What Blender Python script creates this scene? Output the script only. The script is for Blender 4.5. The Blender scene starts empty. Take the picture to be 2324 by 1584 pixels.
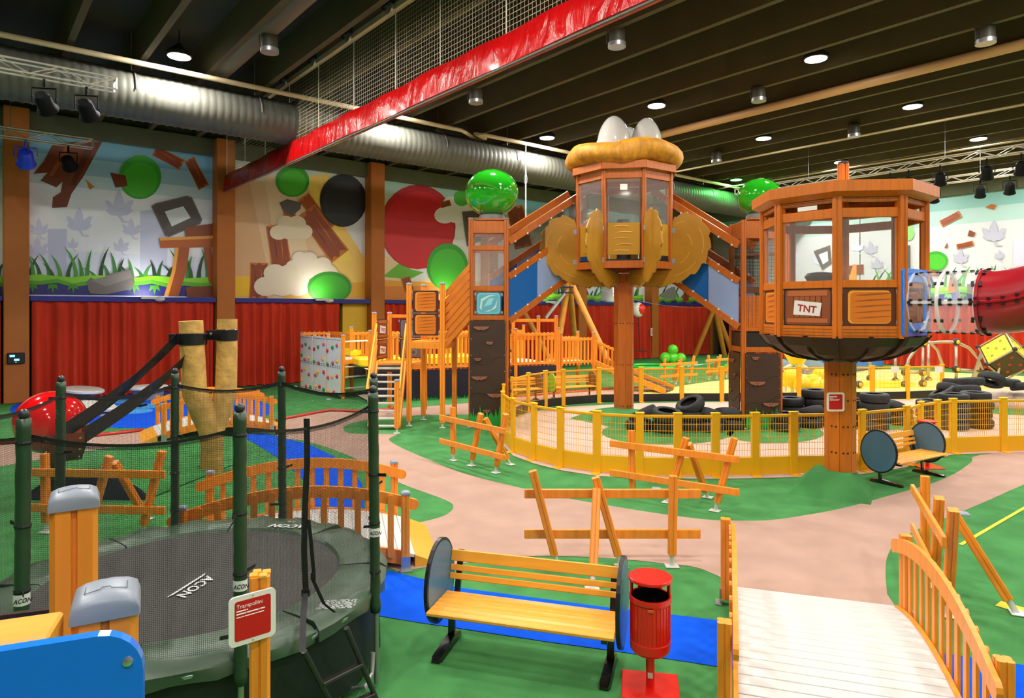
import bpy, math, random
from mathutils import Vector, Matrix
random.seed(7)
V = Vector
sc = bpy.context.scene
col = sc.collection
# ------------------------------------------------------------------ camera
H, F, HY, CX = 3.1, 1520.0, 704.0, 1162.0        # eye height, focal length and horizon (frame 2324 x 1584)
cam = bpy.data.objects.new('camera', bpy.data.cameras.new('camera'))
col.objects.link(cam); sc.camera = cam
cam.location = (0, 0, H); cam.rotation_euler = (math.pi / 2, 0, 0)
cam.data.sensor_fit = 'HORIZONTAL'; cam.data.sensor_width = 36.0
cam.data.lens = 36.0 * F / 2324.0
cam.data.shift_y = (HY - 792.0) / 2324.0
cam.data.clip_start = 0.05; cam.data.clip_end = 200
# ------------------------------------------------------------------ world, exposure
w = bpy.data.worlds.new('world'); sc.world = w; w.use_nodes = True
w.node_tree.nodes['Background'].inputs[0].default_value = (0.9, 0.85, 0.75, 1)
w.node_tree.nodes['Background'].inputs[1].default_value = 0.05
sc.view_settings.view_transform = 'Standard'; sc.view_settings.look = 'None'
sc.view_settings.exposure = 0.42; sc.view_settings.gamma = 1.0
sc.view_settings.use_curve_mapping = False
sc.cycles.use_denoising = True
sc.cycles.max_bounces = 4; sc.cycles.diffuse_bounces = 3; sc.cycles.glossy_bounces = 2; sc.cycles.use_light_tree = False; sc.cycles.transparent_max_bounces = 16
sc.cycles.adaptive_threshold = 0.06
LAMP_W, LAMP_COL = 210.0, (1.0, 0.955, 0.88)
FLOOD_W = 16.0
# ------------------------------------------------------------------ frames
D2 = (0.772, 0.6356); D1 = (-0.6356, 0.772)      # room axes: u runs along the mural wall, v towards it
RA = math.atan2(D2[1], D2[0])
def R(u, v, z=0.0): return V((u * D2[0] + v * D1[0], u * D2[1] + v * D1[1], z))
def g(px, py, z=0.0):
    Y = (H - z) * F / (py - HY); return V(((px - CX) / F * Y, Y, z))
def at(px, py, Y): return V(((px - CX) / F * Y, Y, H - (py - HY) / F * Y))
VW, UW, ZC, ZR = 28.4, 41.3, 10.8, 9.9
def onwall(px, py, v=VW):                        # point of the mural wall seen there
    d = V(((px - CX) / F, 1.0, (HY - py) / F)); t = v / (d.x * D1[0] + d.y * D1[1]); return V((0, 0, H)) + d * t
def onwall2(px, py, u=UW):
    d = V(((px - CX) / F, 1.0, (HY - py) / F)); t = u / (d.x * D2[0] + d.y * D2[1]); return V((0, 0, H)) + d * t
# ------------------------------------------------------------------ colours and materials
def lin(c): return c / 12.92 if c <= 0.04045 else ((c + 0.055) / 1.055) ** 2.4
def hexc(h): return tuple(lin(int(h[i:i + 2], 16) / 255.0) for i in (1, 3, 5))
MATS = {}
def mat(name, color, rough=0.5, metal=0.0, spec=0.5, var=0.0, scale=8.0, bump=0.0, stretch=None, coat=0.0, emit=0.0, bscale=None):
    if name in MATS: return MATS[name]
    m = bpy.data.materials.new(name); m.use_nodes = True
    nt = m.node_tree; b = nt.nodes['Principled BSDF']
    c = hexc(color) if isinstance(color, str) else color
    b.inputs['Base Color'].default_value = (*c, 1); b.inputs['Roughness'].default_value = rough
    b.inputs['Metallic'].default_value = metal; b.inputs['Specular IOR Level'].default_value = spec
    b.inputs['Coat Weight'].default_value = coat; b.inputs['Coat Roughness'].default_value = 0.08
    if emit:
        m.cycles.emission_sampling = 'NONE';         b.inputs['Emission Color'].default_value = (*c, 1); b.inputs['Emission Strength'].default_value = emit
    if var or bump:
        tc = nt.nodes.new('ShaderNodeTexCoord'); mp = nt.nodes.new('ShaderNodeMapping')
        nt.links.new(tc.outputs['Object'], mp.inputs[0])
        if stretch: mp.inputs['Scale'].default_value = stretch
    if var:
        n = nt.nodes.new('ShaderNodeTexNoise'); n.inputs['Scale'].default_value = scale; n.inputs['Detail'].default_value = 2
        nt.links.new(mp.outputs[0], n.inputs['Vector'])
        r = nt.nodes.new('ShaderNodeValToRGB')
        r.color_ramp.elements[0].position = 0.3; r.color_ramp.elements[1].position = 0.7
        r.color_ramp.elements[0].color = (*[x * (1 - var) for x in c], 1)
        r.color_ramp.elements[1].color = (*[min(1, x * (1 + var)) for x in c], 1)
        nt.links.new(n.outputs['Fac'], r.inputs[0]); nt.links.new(r.outputs[0], b.inputs['Base Color'])
    if bump:
        n2 = nt.nodes.new('ShaderNodeTexNoise'); n2.inputs['Scale'].default_value = bscale or scale * 4; n2.inputs['Detail'].default_value = 1.5
        nt.links.new(mp.outputs[0], n2.inputs['Vector'])
        bp = nt.nodes.new('ShaderNodeBump'); bp.inputs['Strength'].default_value = bump; bp.inputs['Distance'].default_value = 0.02
        nt.links.new(n2.outputs['Fac'], bp.inputs['Height']); nt.links.new(bp.outputs[0], b.inputs['Normal'])
    MATS[name] = m; return m
def clear_mat(name, color, alpha, rough=0.05):   # thin clear sheet: part see-through, part glossy
    if name in MATS: return MATS[name]
    m = bpy.data.materials.new(name); m.use_nodes = True; nt = m.node_tree
    b = nt.nodes['Principled BSDF']; out = nt.nodes['Material Output']
    b.inputs['Base Color'].default_value = (*hexc(color), 1); b.inputs['Roughness'].default_value = rough
    t = nt.nodes.new('ShaderNodeBsdfTransparent'); mx = nt.nodes.new('ShaderNodeMixShader')
    mx.inputs[0].default_value = alpha
    nt.links.new(t.outputs[0], mx.inputs[1]); nt.links.new(b.outputs[0], mx.inputs[2]); nt.links.new(mx.outputs[0], out.inputs[0])
    MATS[name] = m; return m
def net_mat(name, color, cell, thick, soft=0.0):  # woven net: threads opaque, holes open (uses UV in metres)
    if name in MATS: return MATS[name]
    m = bpy.data.materials.new(name); m.use_nodes = True; nt = m.node_tree
    b = nt.nodes['Principled BSDF']; out = nt.nodes['Material Output']
    b.inputs['Base Color'].default_value = (*hexc(color), 1); b.inputs['Roughness'].default_value = 0.7
    tc = nt.nodes.new('ShaderNodeTexCoord'); sp = nt.nodes.new('ShaderNodeSeparateXYZ')
    nt.links.new(tc.outputs['UV'], sp.inputs[0]); fs = []
    for ax in ('X', 'Y'):
        d = nt.nodes.new('ShaderNodeMath'); d.operation = 'DIVIDE'; d.inputs[1].default_value = cell
        f = nt.nodes.new('ShaderNodeMath'); f.operation = 'FRACT'
        l = nt.nodes.new('ShaderNodeMath'); l.operation = 'LESS_THAN'; l.inputs[1].default_value = thick
        nt.links.new(sp.outputs[ax], d.inputs[0]); nt.links.new(d.outputs[0], f.inputs[0]); nt.links.new(f.outputs[0], l.inputs[0]); fs.append(l)
    mxm = nt.nodes.new('ShaderNodeMath'); mxm.operation = 'MAXIMUM'
    nt.links.new(fs[0].outputs[0], mxm.inputs[0]); nt.links.new(fs[1].outputs[0], mxm.inputs[1])
    mr = nt.nodes.new('ShaderNodeMapRange'); mr.inputs['To Min'].default_value = soft; mr.inputs['To Max'].default_value = 1.0
    nt.links.new(mxm.outputs[0], mr.inputs['Value'])
    t = nt.nodes.new('ShaderNodeBsdfTransparent'); mx = nt.nodes.new('ShaderNodeMixShader')
    nt.links.new(mr.outputs[0], mx.inputs[0]); nt.links.new(t.outputs[0], mx.inputs[1]); nt.links.new(b.outputs[0], mx.inputs[2])
    nt.links.new(mx.outputs[0], out.inputs[0]); MATS[name] = m; return m
def print_mat(name='print', rough=0.45):          # flat print: colour stored per face
    if name in MATS: return MATS[name]
    m = bpy.data.materials.new(name); m.use_nodes = True; nt = m.node_tree
    b = nt.nodes['Principled BSDF']; b.inputs['Roughness'].default_value = rough
    a = nt.nodes.new('ShaderNodeVertexColor'); a.layer_name = 'Col'
    nt.links.new(a.outputs[0], b.inputs['Base Color']); MATS[name] = m; return m
WOOD = mat('orange lacquered wood', '#f2932a', 0.38, var=0.10, scale=3, stretch=(6, 6, 0.6), bump=0.05)
TWOOD = mat('dim orange lacquered wood', '#b6601c', 0.38, var=0.12, scale=3, stretch=(6, 6, 0.6), bump=0.05)  # orange wood again, darker: dimmer light at the towers put into its colour
TOPW = mat('honey wood', '#f2a838', 0.35, var=0.08, scale=3, stretch=(0.6, 6, 6), bump=0.05)
YEL = mat('yellow painted steel', '#f2b010', 0.4)
GALV = mat('galvanised steel', '#b9bcc0', 0.35, metal=0.8, var=0.08, scale=20)
WPLATE = mat('pale zinc plate', '#dcdcd8', 0.4, metal=0.3)
GREYP = mat('grey plastic cap', '#8b94a2', 0.4)
BLACK = mat('black rubber', '#17171a', 0.55)
BLACKG = mat('black gloss paint', '#141012', 0.15, coat=0.5)
RUBBER = mat('tyre rubber', '#222326', 0.65, var=0.25, scale=9, bump=0.15)
RED = mat('red gloss paint', '#e0160f', 0.25, coat=0.4)
GREENC = mat('green carpet', '#4a8a4e', 0.95, spec=0.1, var=0.16, scale=2.2, bump=0.5, bscale=160)
PATHC = mat('clay carpet', '#b39384', 0.95, spec=0.1, var=0.07, scale=1.6, bump=0.4, bscale=160)
KARTC = mat('pale clay carpet', '#cbb0a0', 0.9, spec=0.15, var=0.05, scale=1.2, bump=0.3, bscale=120)
BLUEC = mat('blue carpet', '#0a55e0', 0.95, spec=0.1, var=0.10, scale=2.5, bump=0.4, bscale=160)
YELC = mat('yellow carpet', '#f2dc86', 0.95, spec=0.1, var=0.06, scale=1.5, bump=0.3, bscale=120)
CLEAR = clear_mat('clear acrylic', '#ffffff', 0.06)
PRINT = print_mat()
SCREWM = mat('screw steel', '#d8d8d8', 0.25, metal=0.9)
# ------------------------------------------------------------------ mesh building
class MB:
    def __init__(s): s.v = []; s.f = []; s.c = []; s.uv = {}
    def add(s, vs, fs, c=None):
        o = len(s.v); s.v += [tuple(x) for x in vs]
        for f in fs: s.f.append(tuple(i + o for i in f)); s.c.append(c)
        return s
    def box(s, c, d, M=None, ch=0.0, col=None):
        x, y, z = (q / 2 for q in d); c = V(c)
        if ch <= 0:
            vs = [V((a * x, b * y, e * z)) for a in (-1, 1) for b in (-1, 1) for e in (-1, 1)]
            fs = [(0, 1, 3, 2), (4, 6, 7, 5), (0, 4, 5, 1), (2, 3, 7, 6), (0, 2, 6, 4), (1, 5, 7, 3)]
        else:
            k = min(ch, x * .45, y * .45, z * .45); vs = []; fs = []; ix = {}
            for a in (-1, 1):
                for b in (-1, 1):
                    for e in (-1, 1):
                        for ax in range(3):
                            p = [a * (x - k), b * (y - k), e * (z - k)]; p[ax] = (a * x, b * y, e * z)[ax]
                            ix[(a, b, e, ax)] = len(vs); vs.append(V(p))
            def q(*t): fs.append(tuple(ix[i] for i in t))
            for sg in (-1, 1):
                o = [(-1, -1), (1, -1), (1, 1), (-1, 1)]
                if sg < 0: o = o[::-1]
                q(*[(sg, a, b, 0) for a, b in o]); q(*[(b, sg, a, 1) for a, b in o]); q(*[(a, b, sg, 2) for a, b in o])
            for a in (-1, 1):
                for b in (-1, 1):
                    for ax, bx_ in ((0, 1), (1, 2), (0, 2)):
                        ot = 3 - ax - bx_
                        def key(e, w):
                            t = [0, 0, 0]; t[ax] = a; t[bx_] = b; t[ot] = e; return (*t, w)
                        q(key(-1, ax), key(1, ax), key(1, bx_), key(-1, bx_))
                    for e in (-1, 1): q((a, b, e, 0), (a, b, e, 1), (a, b, e, 2))
        if M is not None: vs = [M @ p for p in vs]
        return s.add([p + c for p in vs], fs, col)
    def bar(s, p0, p1, w, h, up=(0, 0, 1), ch=0.0, col=None):
        p0, p1 = V(p0), V(p1); return s.box((p0 + p1) / 2, ((p1 - p0).length, w, h), basis(p1 - p0, up).to_3x3(), ch, col)
    def tube(s, pts, r, n=8, cap=True, col=None):
        pts = [V(p) for p in pts]; m = len(pts); rings = []
        rr = r if isinstance(r, (list, tuple)) else [r] * m
        t0 = (pts[1] - pts[0]).normalized(); a = t0.orthogonal().normalized()
        for i, p in enumerate(pts):
            t = (pts[min(i + 1, m - 1)] - pts[max(i - 1, 0)]).normalized()
            a = (a - t * a.dot(t)).normalized(); b = t.cross(a)
            rings.append([p + (a * math.cos(2 * math.pi * k / n) + b * math.sin(2 * math.pi * k / n)) * rr[i] for k in range(n)])
        return s.loft(rings, cap, col=col)
    def loft(s, rings, cap=True, closed=True, loop=False, col=None):
        n = len(rings[0]); m = len(rings); vs = [p for r in rings for p in r]; fs = []
        for i in range(m if loop else m - 1):
            for k in range(n if closed else n - 1):
                a = i * n + k; b = i * n + (k + 1) % n; j = (i + 1) % m
                fs.append((a, b, j * n + (k + 1) % n, j * n + k))
        if cap and not loop: fs += [tuple(range(n))[::-1], tuple((m - 1) * n + k for k in range(n))]
        return s.add(vs, fs, col)
    def lathe(s, prof, c=(0, 0, 0), n=24, M=None, cap=True, col=None, loop=False):
        c = V(c); rings = []
        for r, z in prof:
            ring = [V((r * math.cos(2 * math.pi * k / n), r * math.sin(2 * math.pi * k / n), z)) for k in range(n)]
            rings.append([(M @ p if M is not None else p) + c for p in ring])
        return s.loft(rings, cap, col=col, loop=loop)
    def ball(s, c, r, n=20, col=None):
        c = V(c); rx, ry, rz = r if isinstance(r, (tuple, list)) else (r, r, r); m = max(6, n // 2)
        rings = [[c + V((rx * math.sin(t) * math.cos(2 * math.pi * k / n), ry * math.sin(t) * math.sin(2 * math.pi * k / n), -rz * math.cos(t))) for k in range(n)]
                 for t in [0.02 + (math.pi - 0.04) * i / m for i in range(m + 1)]]
        return s.loft(rings, True, col=col)
    def prism(s, poly, o, ux, uy, t, col=None, both=True):   # outline in the plane (ux, uy) at o, thickness t along the normal
        o, ux, uy = V(o), V(ux), V(uy); n = ux.cross(uy).normalized() * t
        a = [o + ux * x + uy * y for x, y in poly]; k = len(a)
        fs = [tuple(range(k, 2 * k))] + [(i, (i + 1) % k, k + (i + 1) % k, k + i) for i in range(k)]
        if both: fs.append(tuple(range(k))[::-1])
        return s.add(a + [p + n for p in a], fs, col)
    def poly(s, pts, col=None): return s.add(pts, [tuple(range(len(pts)))], col)
    def mesh(s, name, smooth=False, cols=False):
        me = bpy.data.meshes.new(name); me.from_pydata(s.v, [], s.f)
        if cols:
            at_ = me.color_attributes.new('Col', 'FLOAT_COLOR', 'CORNER')
            for p in me.polygons:
                c = s.c[p.index] or (1, 1, 1)
                for li in p.loop_indices: at_.data[li].color = (*c, 1)
        if s.uv:
            ul = me.uv_layers.new(name='UVMap')
            for l in me.loops: ul.data[l.index].uv = s.uv.get(l.vertex_index, (0, 0))
        if smooth:
            for p in me.polygons: p.use_smooth = True
            if smooth != 'all': me.set_sharp_from_angle(angle=math.radians(smooth if smooth is not True else 40))
        me.update(); return me
def basis(d, up=(0, 0, 1)):
    x = V(d).normalized(); u = V(up)
    if abs(x.dot(u)) > 0.999: u = V((0, 1, 0)) if abs(x.y) < .9 else V((1, 0, 0))
    z = (u - x * x.dot(u)).normalized(); y = z.cross(x)
    return Matrix((x, y, z)).transposed().to_4x4()
W = {}
def link(name, me, m=None, parent=None, M=None):
    o = bpy.data.objects.new(name, me); col.objects.link(o)
    if me is not None and m is not None and not me.materials: me.materials.append(m)
    M = M or Matrix(); o.matrix_basis = M; W[o] = M.copy()
    if parent: o.parent = parent; o.matrix_parent_inverse = W[parent].inverted()
    return o
def obj(name, mb, m, parent=None, smooth=False, M=None, cols=False):
    return link(name, mb.mesh(name, smooth, cols), m, parent, M)
def tag(o, label, cat, group=None):
    o['label'] = label; o['category'] = cat
    if group: o['group'] = group
    return o
def thing(name, label, cat, loc=(0, 0, 0), group=None, rz=0.0):
    o = link(name, None, None, None, Matrix.Translation(V(loc)) @ Matrix.Rotation(rz, 4, 'Z')); o.empty_display_size = 0.2
    return tag(o, label, cat, group)
def struct(o, label=None):
    o['kind'] = 'structure'
    if label: o['label'] = label
    return o
def dup(root, M, label=None, group=None):
    def rec(o, p):
        c = o.copy(); col.objects.link(c); c.parent = p
        for ch in [x for x in KIDS.get(o, [])]: rec(ch, c)
        return c
    KIDS.clear()
    for o in col.objects:
        if o.parent: KIDS.setdefault(o.parent, []).append(o)
    r = rec(root, None); r.matrix_basis = M; W[r] = M.copy()
    if label: r['label'] = label
    if group: r['group'] = group
    return r
KIDS = {}
CACHE = {}
def cached(key, fn):
    if key not in CACHE: CACHE[key] = fn()
    return CACHE[key]
def post_mesh(w, m):
    def mk():
        a = w / 2; q = w * 0.07; d = w * 0.09; k = w * 0.12; base = []
        side = [(a, -a + k), (a, -q), (a - d, -q * .6), (a - d, q * .6), (a, q), (a, a - k)]
        for i in range(4):
            c_, s_ = round(math.cos(i * math.pi / 2)), round(math.sin(i * math.pi / 2))
            base += [(x * c_ - y * s_, x * s_ + y * c_) for x, y in side]
        b = MB(); b.loft([[V((x, y, z)) for x, y in base] for z in (0, 1)])
        me = b.mesh('post'); me.materials.append(m); return me
    return cached(('post', w, m.name), mk)
def post(name, p0, p1, w, m, parent, up=None, rz=0.0):
    p0, p1 = V(p0), V(p1); d = p1 - p0; L = d.length; z = d / L
    x = V((math.cos(rz), math.sin(rz), 0)); x = (x - z * x.dot(z)).normalized(); y = z.cross(x)
    M = Matrix((x, y, z)).transposed().to_4x4(); M.translation = p0
    return link(name, post_mesh(w, m), None, parent, M @ Matrix.Diagonal((1, 1, L, 1)))
def board(name, p0, p1, w, h, m, parent, up=(0, 0, 1), ch=0.006):
    p0, p1 = V(p0), V(p1); L = (p1 - p0).length
    def mk():
        b = MB(); b.box((0, 0, 0), (L, w, h), ch=ch); me = b.mesh(name); me.materials.append(m); return me
    me = cached(('board', round(L, 3), w, h, m.name, ch), mk)
    M = basis(p1 - p0, up); M.translation = (p0 + p1) / 2
    return link(name, me, None, parent, M)
def rod(name, p0, p1, r, m, parent, n=8):
    b = MB(); b.tube([p0, p1], r, n); return obj(name, b, m, parent, smooth=True)
def text(name, s, size, M, m, parent, depth=0.001, align='LEFT', shear=0.0, xs=1.0, bold=0.0):
    cu = bpy.data.curves.new(name, 'FONT'); cu.body = s; cu.size = size; cu.extrude = depth; cu.align_x = align; cu.shear = shear; cu.offset = bold * size
    cu.resolution_u = 2
    t = bpy.data.objects.new('tmp', cu); col.objects.link(t)
    bpy.context.view_layer.update()
    me = bpy.data.meshes.new_from_object(t.evaluated_get(bpy.context.evaluated_depsgraph_get()))
    bpy.data.objects.remove(t); bpy.data.curves.remove(cu); me.name = name; me.materials.clear(); me.materials.append(m)
    return link(name, me, None, parent, M @ Matrix.Diagonal((xs, 1, 1, 1)))
def frame(o, ux, uy):
    ux = V(ux).normalized(); uy = V(uy); uy = (uy - ux * ux.dot(uy)).normalized(); n = ux.cross(uy)
    M = Matrix((ux, uy, n)).transposed().to_4x4(); M.translation = V(o); return M
def smooth_loop(pts, n=4):                        # closed Catmull-Rom through the points
    out = []; k = len(pts)
    for i in range(k):
        p0, p1, p2, p3 = (V(pts[(i + j - 1) % k]) for j in range(4))
        for q in range(n):
            t = q / n
            out.append(0.5 * ((2 * p1) + (p2 - p0) * t + (2 * p0 - 5 * p1 + 4 * p2 - p3) * t * t + (3 * p1 - p0 - 3 * p2 + p3) * t ** 3))
    return out
def rounded(w, h, r, n=4):
    o = []
    for cx, cy, a0 in ((w / 2 - r, h / 2 - r, 0), (-w / 2 + r, h / 2 - r, 90), (-w / 2 + r, -h / 2 + r, 180), (w / 2 - r, -h / 2 + r, 270)):
        for i in range(n + 1):
            a = math.radians(a0 + 90 * i / n); o.append((cx + r * math.cos(a), cy + r * math.sin(a)))
    return o
RZ = Matrix.Rotation(RA, 3, 'Z')
# ================================================================== the hall
def flat(name, pts, m, z, label, smooth=0):
    b = MB(); ps = smooth_loop([g(*p) for p in pts], smooth) if smooth else [g(*p) for p in pts]
    b.poly([V((p.x, p.y, z)) for p in ps]); me = b.mesh(name)
    if me.polygons[0].normal.z < 0: me.flip_normals()
    return struct(link(name, me, m), label)
UL, VL = -20.0, -18.0
b = MB(); b.poly([R(UL, VL), R(UW + .3, VL), R(UW + .3, VW + .3), R(UL, VW + .3)]); struct(obj('floor', b, GREENC), 'green carpet floor of the hall')
CEILM = mat('dark ceiling paint', '#2c2a1b', 0.8, var=0.2, scale=0.6)
RIBM = mat('ceiling rib paint', '#524930', 0.7, var=0.1, scale=1)
b = MB(); b.box(R((UL + UW) / 2, (VL + VW) / 2, ZC + .1), (UW - UL + 1, VW - VL + 1, .2), RZ); struct(obj('ceiling', b, CEILM), 'dark ceiling slab')
ribm = None; u = 13.885 - 1.675 * 14
while u < UW:
    if u > UL:
        if ribm is None:
            bb = MB(); L = VW - VL - .3
            bb.loft([[V((x, y, z)) for x, z in ((-.08, 0), (.08, 0), (.13, .9), (-.13, .9))] for y in (-L / 2, L / 2)]); ribm = bb.mesh('ceiling_beam'); ribm.materials.append(RIBM)
        M = Matrix.Translation(R(u, (VL + VW) / 2, ZR)) @ Matrix.Rotation(RA, 4, 'Z')
        struct(link('ceiling_beam', ribm, None, None, M), 'dark concrete ceiling rib')
    u += 1.675
WALLM = mat('dark green wall paint', '#5a5c44', 0.8, var=0.1, scale=1)
PLAINW = mat('warm grey wall paint', '#c9b79c', 0.85)
def room_wall(name, u0, v0, u1, v1, m, z1=ZC):
    a, c = R(u0, v0), R(u1, v1); b = MB(); b.bar(V((a.x, a.y, z1 / 2)), V((c.x, c.y, z1 / 2)), .3, z1); return struct(obj(name, b, m))
room_wall('wall_back', UL, VW + .2, UW + .3, VW + .2, WALLM)
room_wall('wall_right', UW + .2, VL, UW + .2, VW, WALLM)
room_wall('wall_front', UL, VL - .2, UW, VL - .2, PLAINW)
room_wall('wall_left', UL - .2, VL, UL - .2, VW, PLAINW)
# edge beam above the murals
b = MB(); b.box(R((UL + UW) / 2, VW - .12, (9.25 + ZR) / 2), (UW - UL, .4, ZR - 9.25), RZ); struct(obj('trim_1', b, WALLM), 'dark green edge beam above the mural')
b = MB(); b.box(R(UW - .12, (VL + VW) / 2, (9.25 + ZR) / 2), (.4, VW - VL, ZR - 9.25), RZ); struct(obj('trim_2', b, WALLM), 'dark green edge beam above the side mural')
COLM = mat('ochre column paint', '#b8671c', 0.6, var=0.05, scale=2)
CURT = mat('red velvet curtain', '#cf3d25', 0.85, spec=0.15, var=0.12, scale=3, stretch=(1, 1, .15))
LEDG = mat('navy ledge paint', '#20238a', 0.5)
def floodlight(p, d, parent):
    ld = bpy.data.lights.new('flood_light', 'AREA'); ld.shape = 'RECTANGLE'; ld.size = .5; ld.size_y = .15; ld.energy = FLOOD_W; ld.color = LAMP_COL; ld.cycles.use_multiple_importance_sampling = False
    o = bpy.data.objects.new('flood_light', ld); col.objects.link(o); M = V(d).to_track_quat('-Z', 'Y').to_matrix().to_4x4(); M.translation = p; o.matrix_basis = M; o.parent = parent; o.matrix_parent_inverse = W[parent].inverted()
def curtain(name, a, c, z0, z1, label, amp=.13, nrm=None):
    a, c = V(a), V(c); d = (c - a); L = d.length; d.normalize(); n = V((d.y, -d.x, 0)); b = MB(); k = int(L / .045); rows = []
    ph = [random.uniform(0, 6.28) for _ in range(4)]
    off = []
    for i in range(k + 1):
        x = i / k * L
        off.append(math.sin(x * 14 + 2.2 * math.sin(x * 1.7 + ph[0]) + ph[1]) + .45 * math.sin(x * 7.3 + ph[2]))
    for j, (t, q) in enumerate(((0, 1.25), (.08, 1.1), (.3, 1.0), (.6, .9), (.85, .75), (.95, .55), (1, .35))):
        rows.append([a + d * (i / k * L) + n * (amp * q * off[i] + (.05 if j == 0 else 0)) + V((0, 0, z0 + (z1 - z0) * t)) for i in range(k + 1)])
    b.loft(rows, False, closed=False); return tag(obj(name, b, CURT, smooth='all'), label, 'curtain', 'red curtains along the walls')
CU = [1.44 + 6.7 * k for k in range(-3, 7)]
names = ['out of frame far left', 'out of frame left', 'at the left picture edge behind the spherical stand', 'with the wall-mounted control screen beside it, behind the pond', 'left of the climbing wall, behind the slingshot fork',
         'behind the stair tower and slanted ramp', 'behind the nest tower bridge, left of the column', 'behind the tall wooden pole of the nest tower', 'at the far corner, right of the nest pole', 'past the far corner']
for i, u in enumerate(CU):
    if u > UW: continue
    b = MB(); b.box(R(u, VW - .3, ZR / 2), (.7, .75, ZR), RZ, ch=.02); struct(obj('column', b, COLM), 'ochre square column against the mural wall')
k = 0
SHORT = ['', '', 'at the left picture edge', 'under the meadow and stone mural', 'under the dusty tan mural', 'under the red ball mural', 'behind the striped walkway', 'left of the far nest pole', '', '']
SPOTW = mat('white ledge spotlight', '#e8e8e4', 0.4)
for i in range(len(CU) - 1):
    u0, u1 = CU[i] + .37, min(CU[i + 1] - .37, UW - .3)
    if u1 < u0 + 1: continue
    b = MB(); b.box(R((u0 + u1) / 2, VW - .28, 3.5), (u1 - u0, .7, .18), RZ, ch=.01); struct(obj('trim_%d' % (3 + i), b, LEDG), 'navy ledge under the mural')
    e = 1.4 if i == 4 else .05
    curtain('curtain', R(u0 + .05, VW - .5), R(u1 - e, VW - .5), .03, 3.42, 'red curtain of the bay ' + names[i])
    if 2 <= i <= 7:
        t = thing('ledge_spotlight', 'white ledge floodlight, ' + SHORT[i], 'spotlight', R((u0 + u1) / 2 + .6, VW - .75, 3.5), 'white spotlights on the ledge')
        p = R((u0 + u1) / 2 + .6, VW - .72, 3.56); b = MB(); b.box(p, (.55, .12, .1), RZ, ch=.02); obj('bracket', b, SPOTW, t)
        b = MB(); b.ball(p + R(.35, 0) + V((0, 0, -.04)), (.2, .14, .1), 12); obj('lamp_head', b, SPOTW, t, smooth='all'); floodlight(p + R(0, -.05, .12), R(0, 1, 1.7), t)
# yellow wall piece and dark door beside the fourth column
b = MB(); b.box(R(CU[5] - .95, VW - .1, 1.72), (1.2, .3, 3.44), RZ); struct(obj('wall_panel', b, mat('yellow wall paint', '#e6b52c', .6)), 'yellow wall strip beside a column')
b = MB(); b.box(R(CU[5] - .85, VW - .28, .85), (.8, .1, 1.7), RZ, ch=.01); struct(obj('door_1', b, BLACK), 'dark opening under the yellow wall strip')
# right wall: curtain, ledge
vv = VW - 4.4
for i in range(5):
    v1 = vv - 6.7 * i; v0 = v1 - 6.7
    curtain('curtain', R(UW - .5, v1), R(UW - .5, v0), .03, 3.42, 'red curtain on the side wall, ' + ['beside the dark doors', 'behind the metal arches', 'behind the yellow climbing cube', 'right of the climbing cube', 'out of frame right'][i])
    b = MB(); b.box(R(UW - .28, (v0 + v1) / 2, 3.5), (.7, 6.7, .18), RZ, ch=.01); struct(obj('trim_%d' % (14 + i), b, LEDG), 'navy ledge on the side wall')
for i, v in enumerate((VW - 9, VW - 15.5, VW - 22)):
    t = thing('ledge_spotlight', 'white ledge floodlight on the side wall, ' + ['behind the octagonal cabin', 'behind the tube slide', 'right of the tube slide'][i], 'spotlight', R(UW - .75, v, 3.5), 'white spotlights on the ledge')
    p = R(UW - .72, v, 3.62); b = MB(); b.box(p, (.12, .5, .1), RZ, ch=.02); obj('bracket', b, SPOTW, t); floodlight(p + R(-.05, 0, .1), R(1, 0, 1.7), t)
DOORM = mat('dark door', '#16181c', .4)
b = MB(); b.box(R(UW - .1, VW - 2.6, 1.35), (.25, 2.6, 2.7), RZ, ch=.02); d = struct(obj('door_2', b, DOORM), 'dark double door beside the corner')
b = MB(); b.box(R(UW - .26, VW - 2.6, 1.3), (.04, .05, 2.5), RZ); obj('door_gap', b, BLACK, d)
b = MB(); b.box(R(UW - .15, VW - 2.6, 2.95), (.35, 2.8, .5), RZ, ch=.02); obj('lintel', b, mat('yellow wall paint', '#e6b52c'), d)
b = MB(); b.box(R(UW - .1, VW - .5, 4.8), (.5, .5, 9.6), RZ); struct(obj('column', b, COLM), 'ochre column in the far corner')
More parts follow.
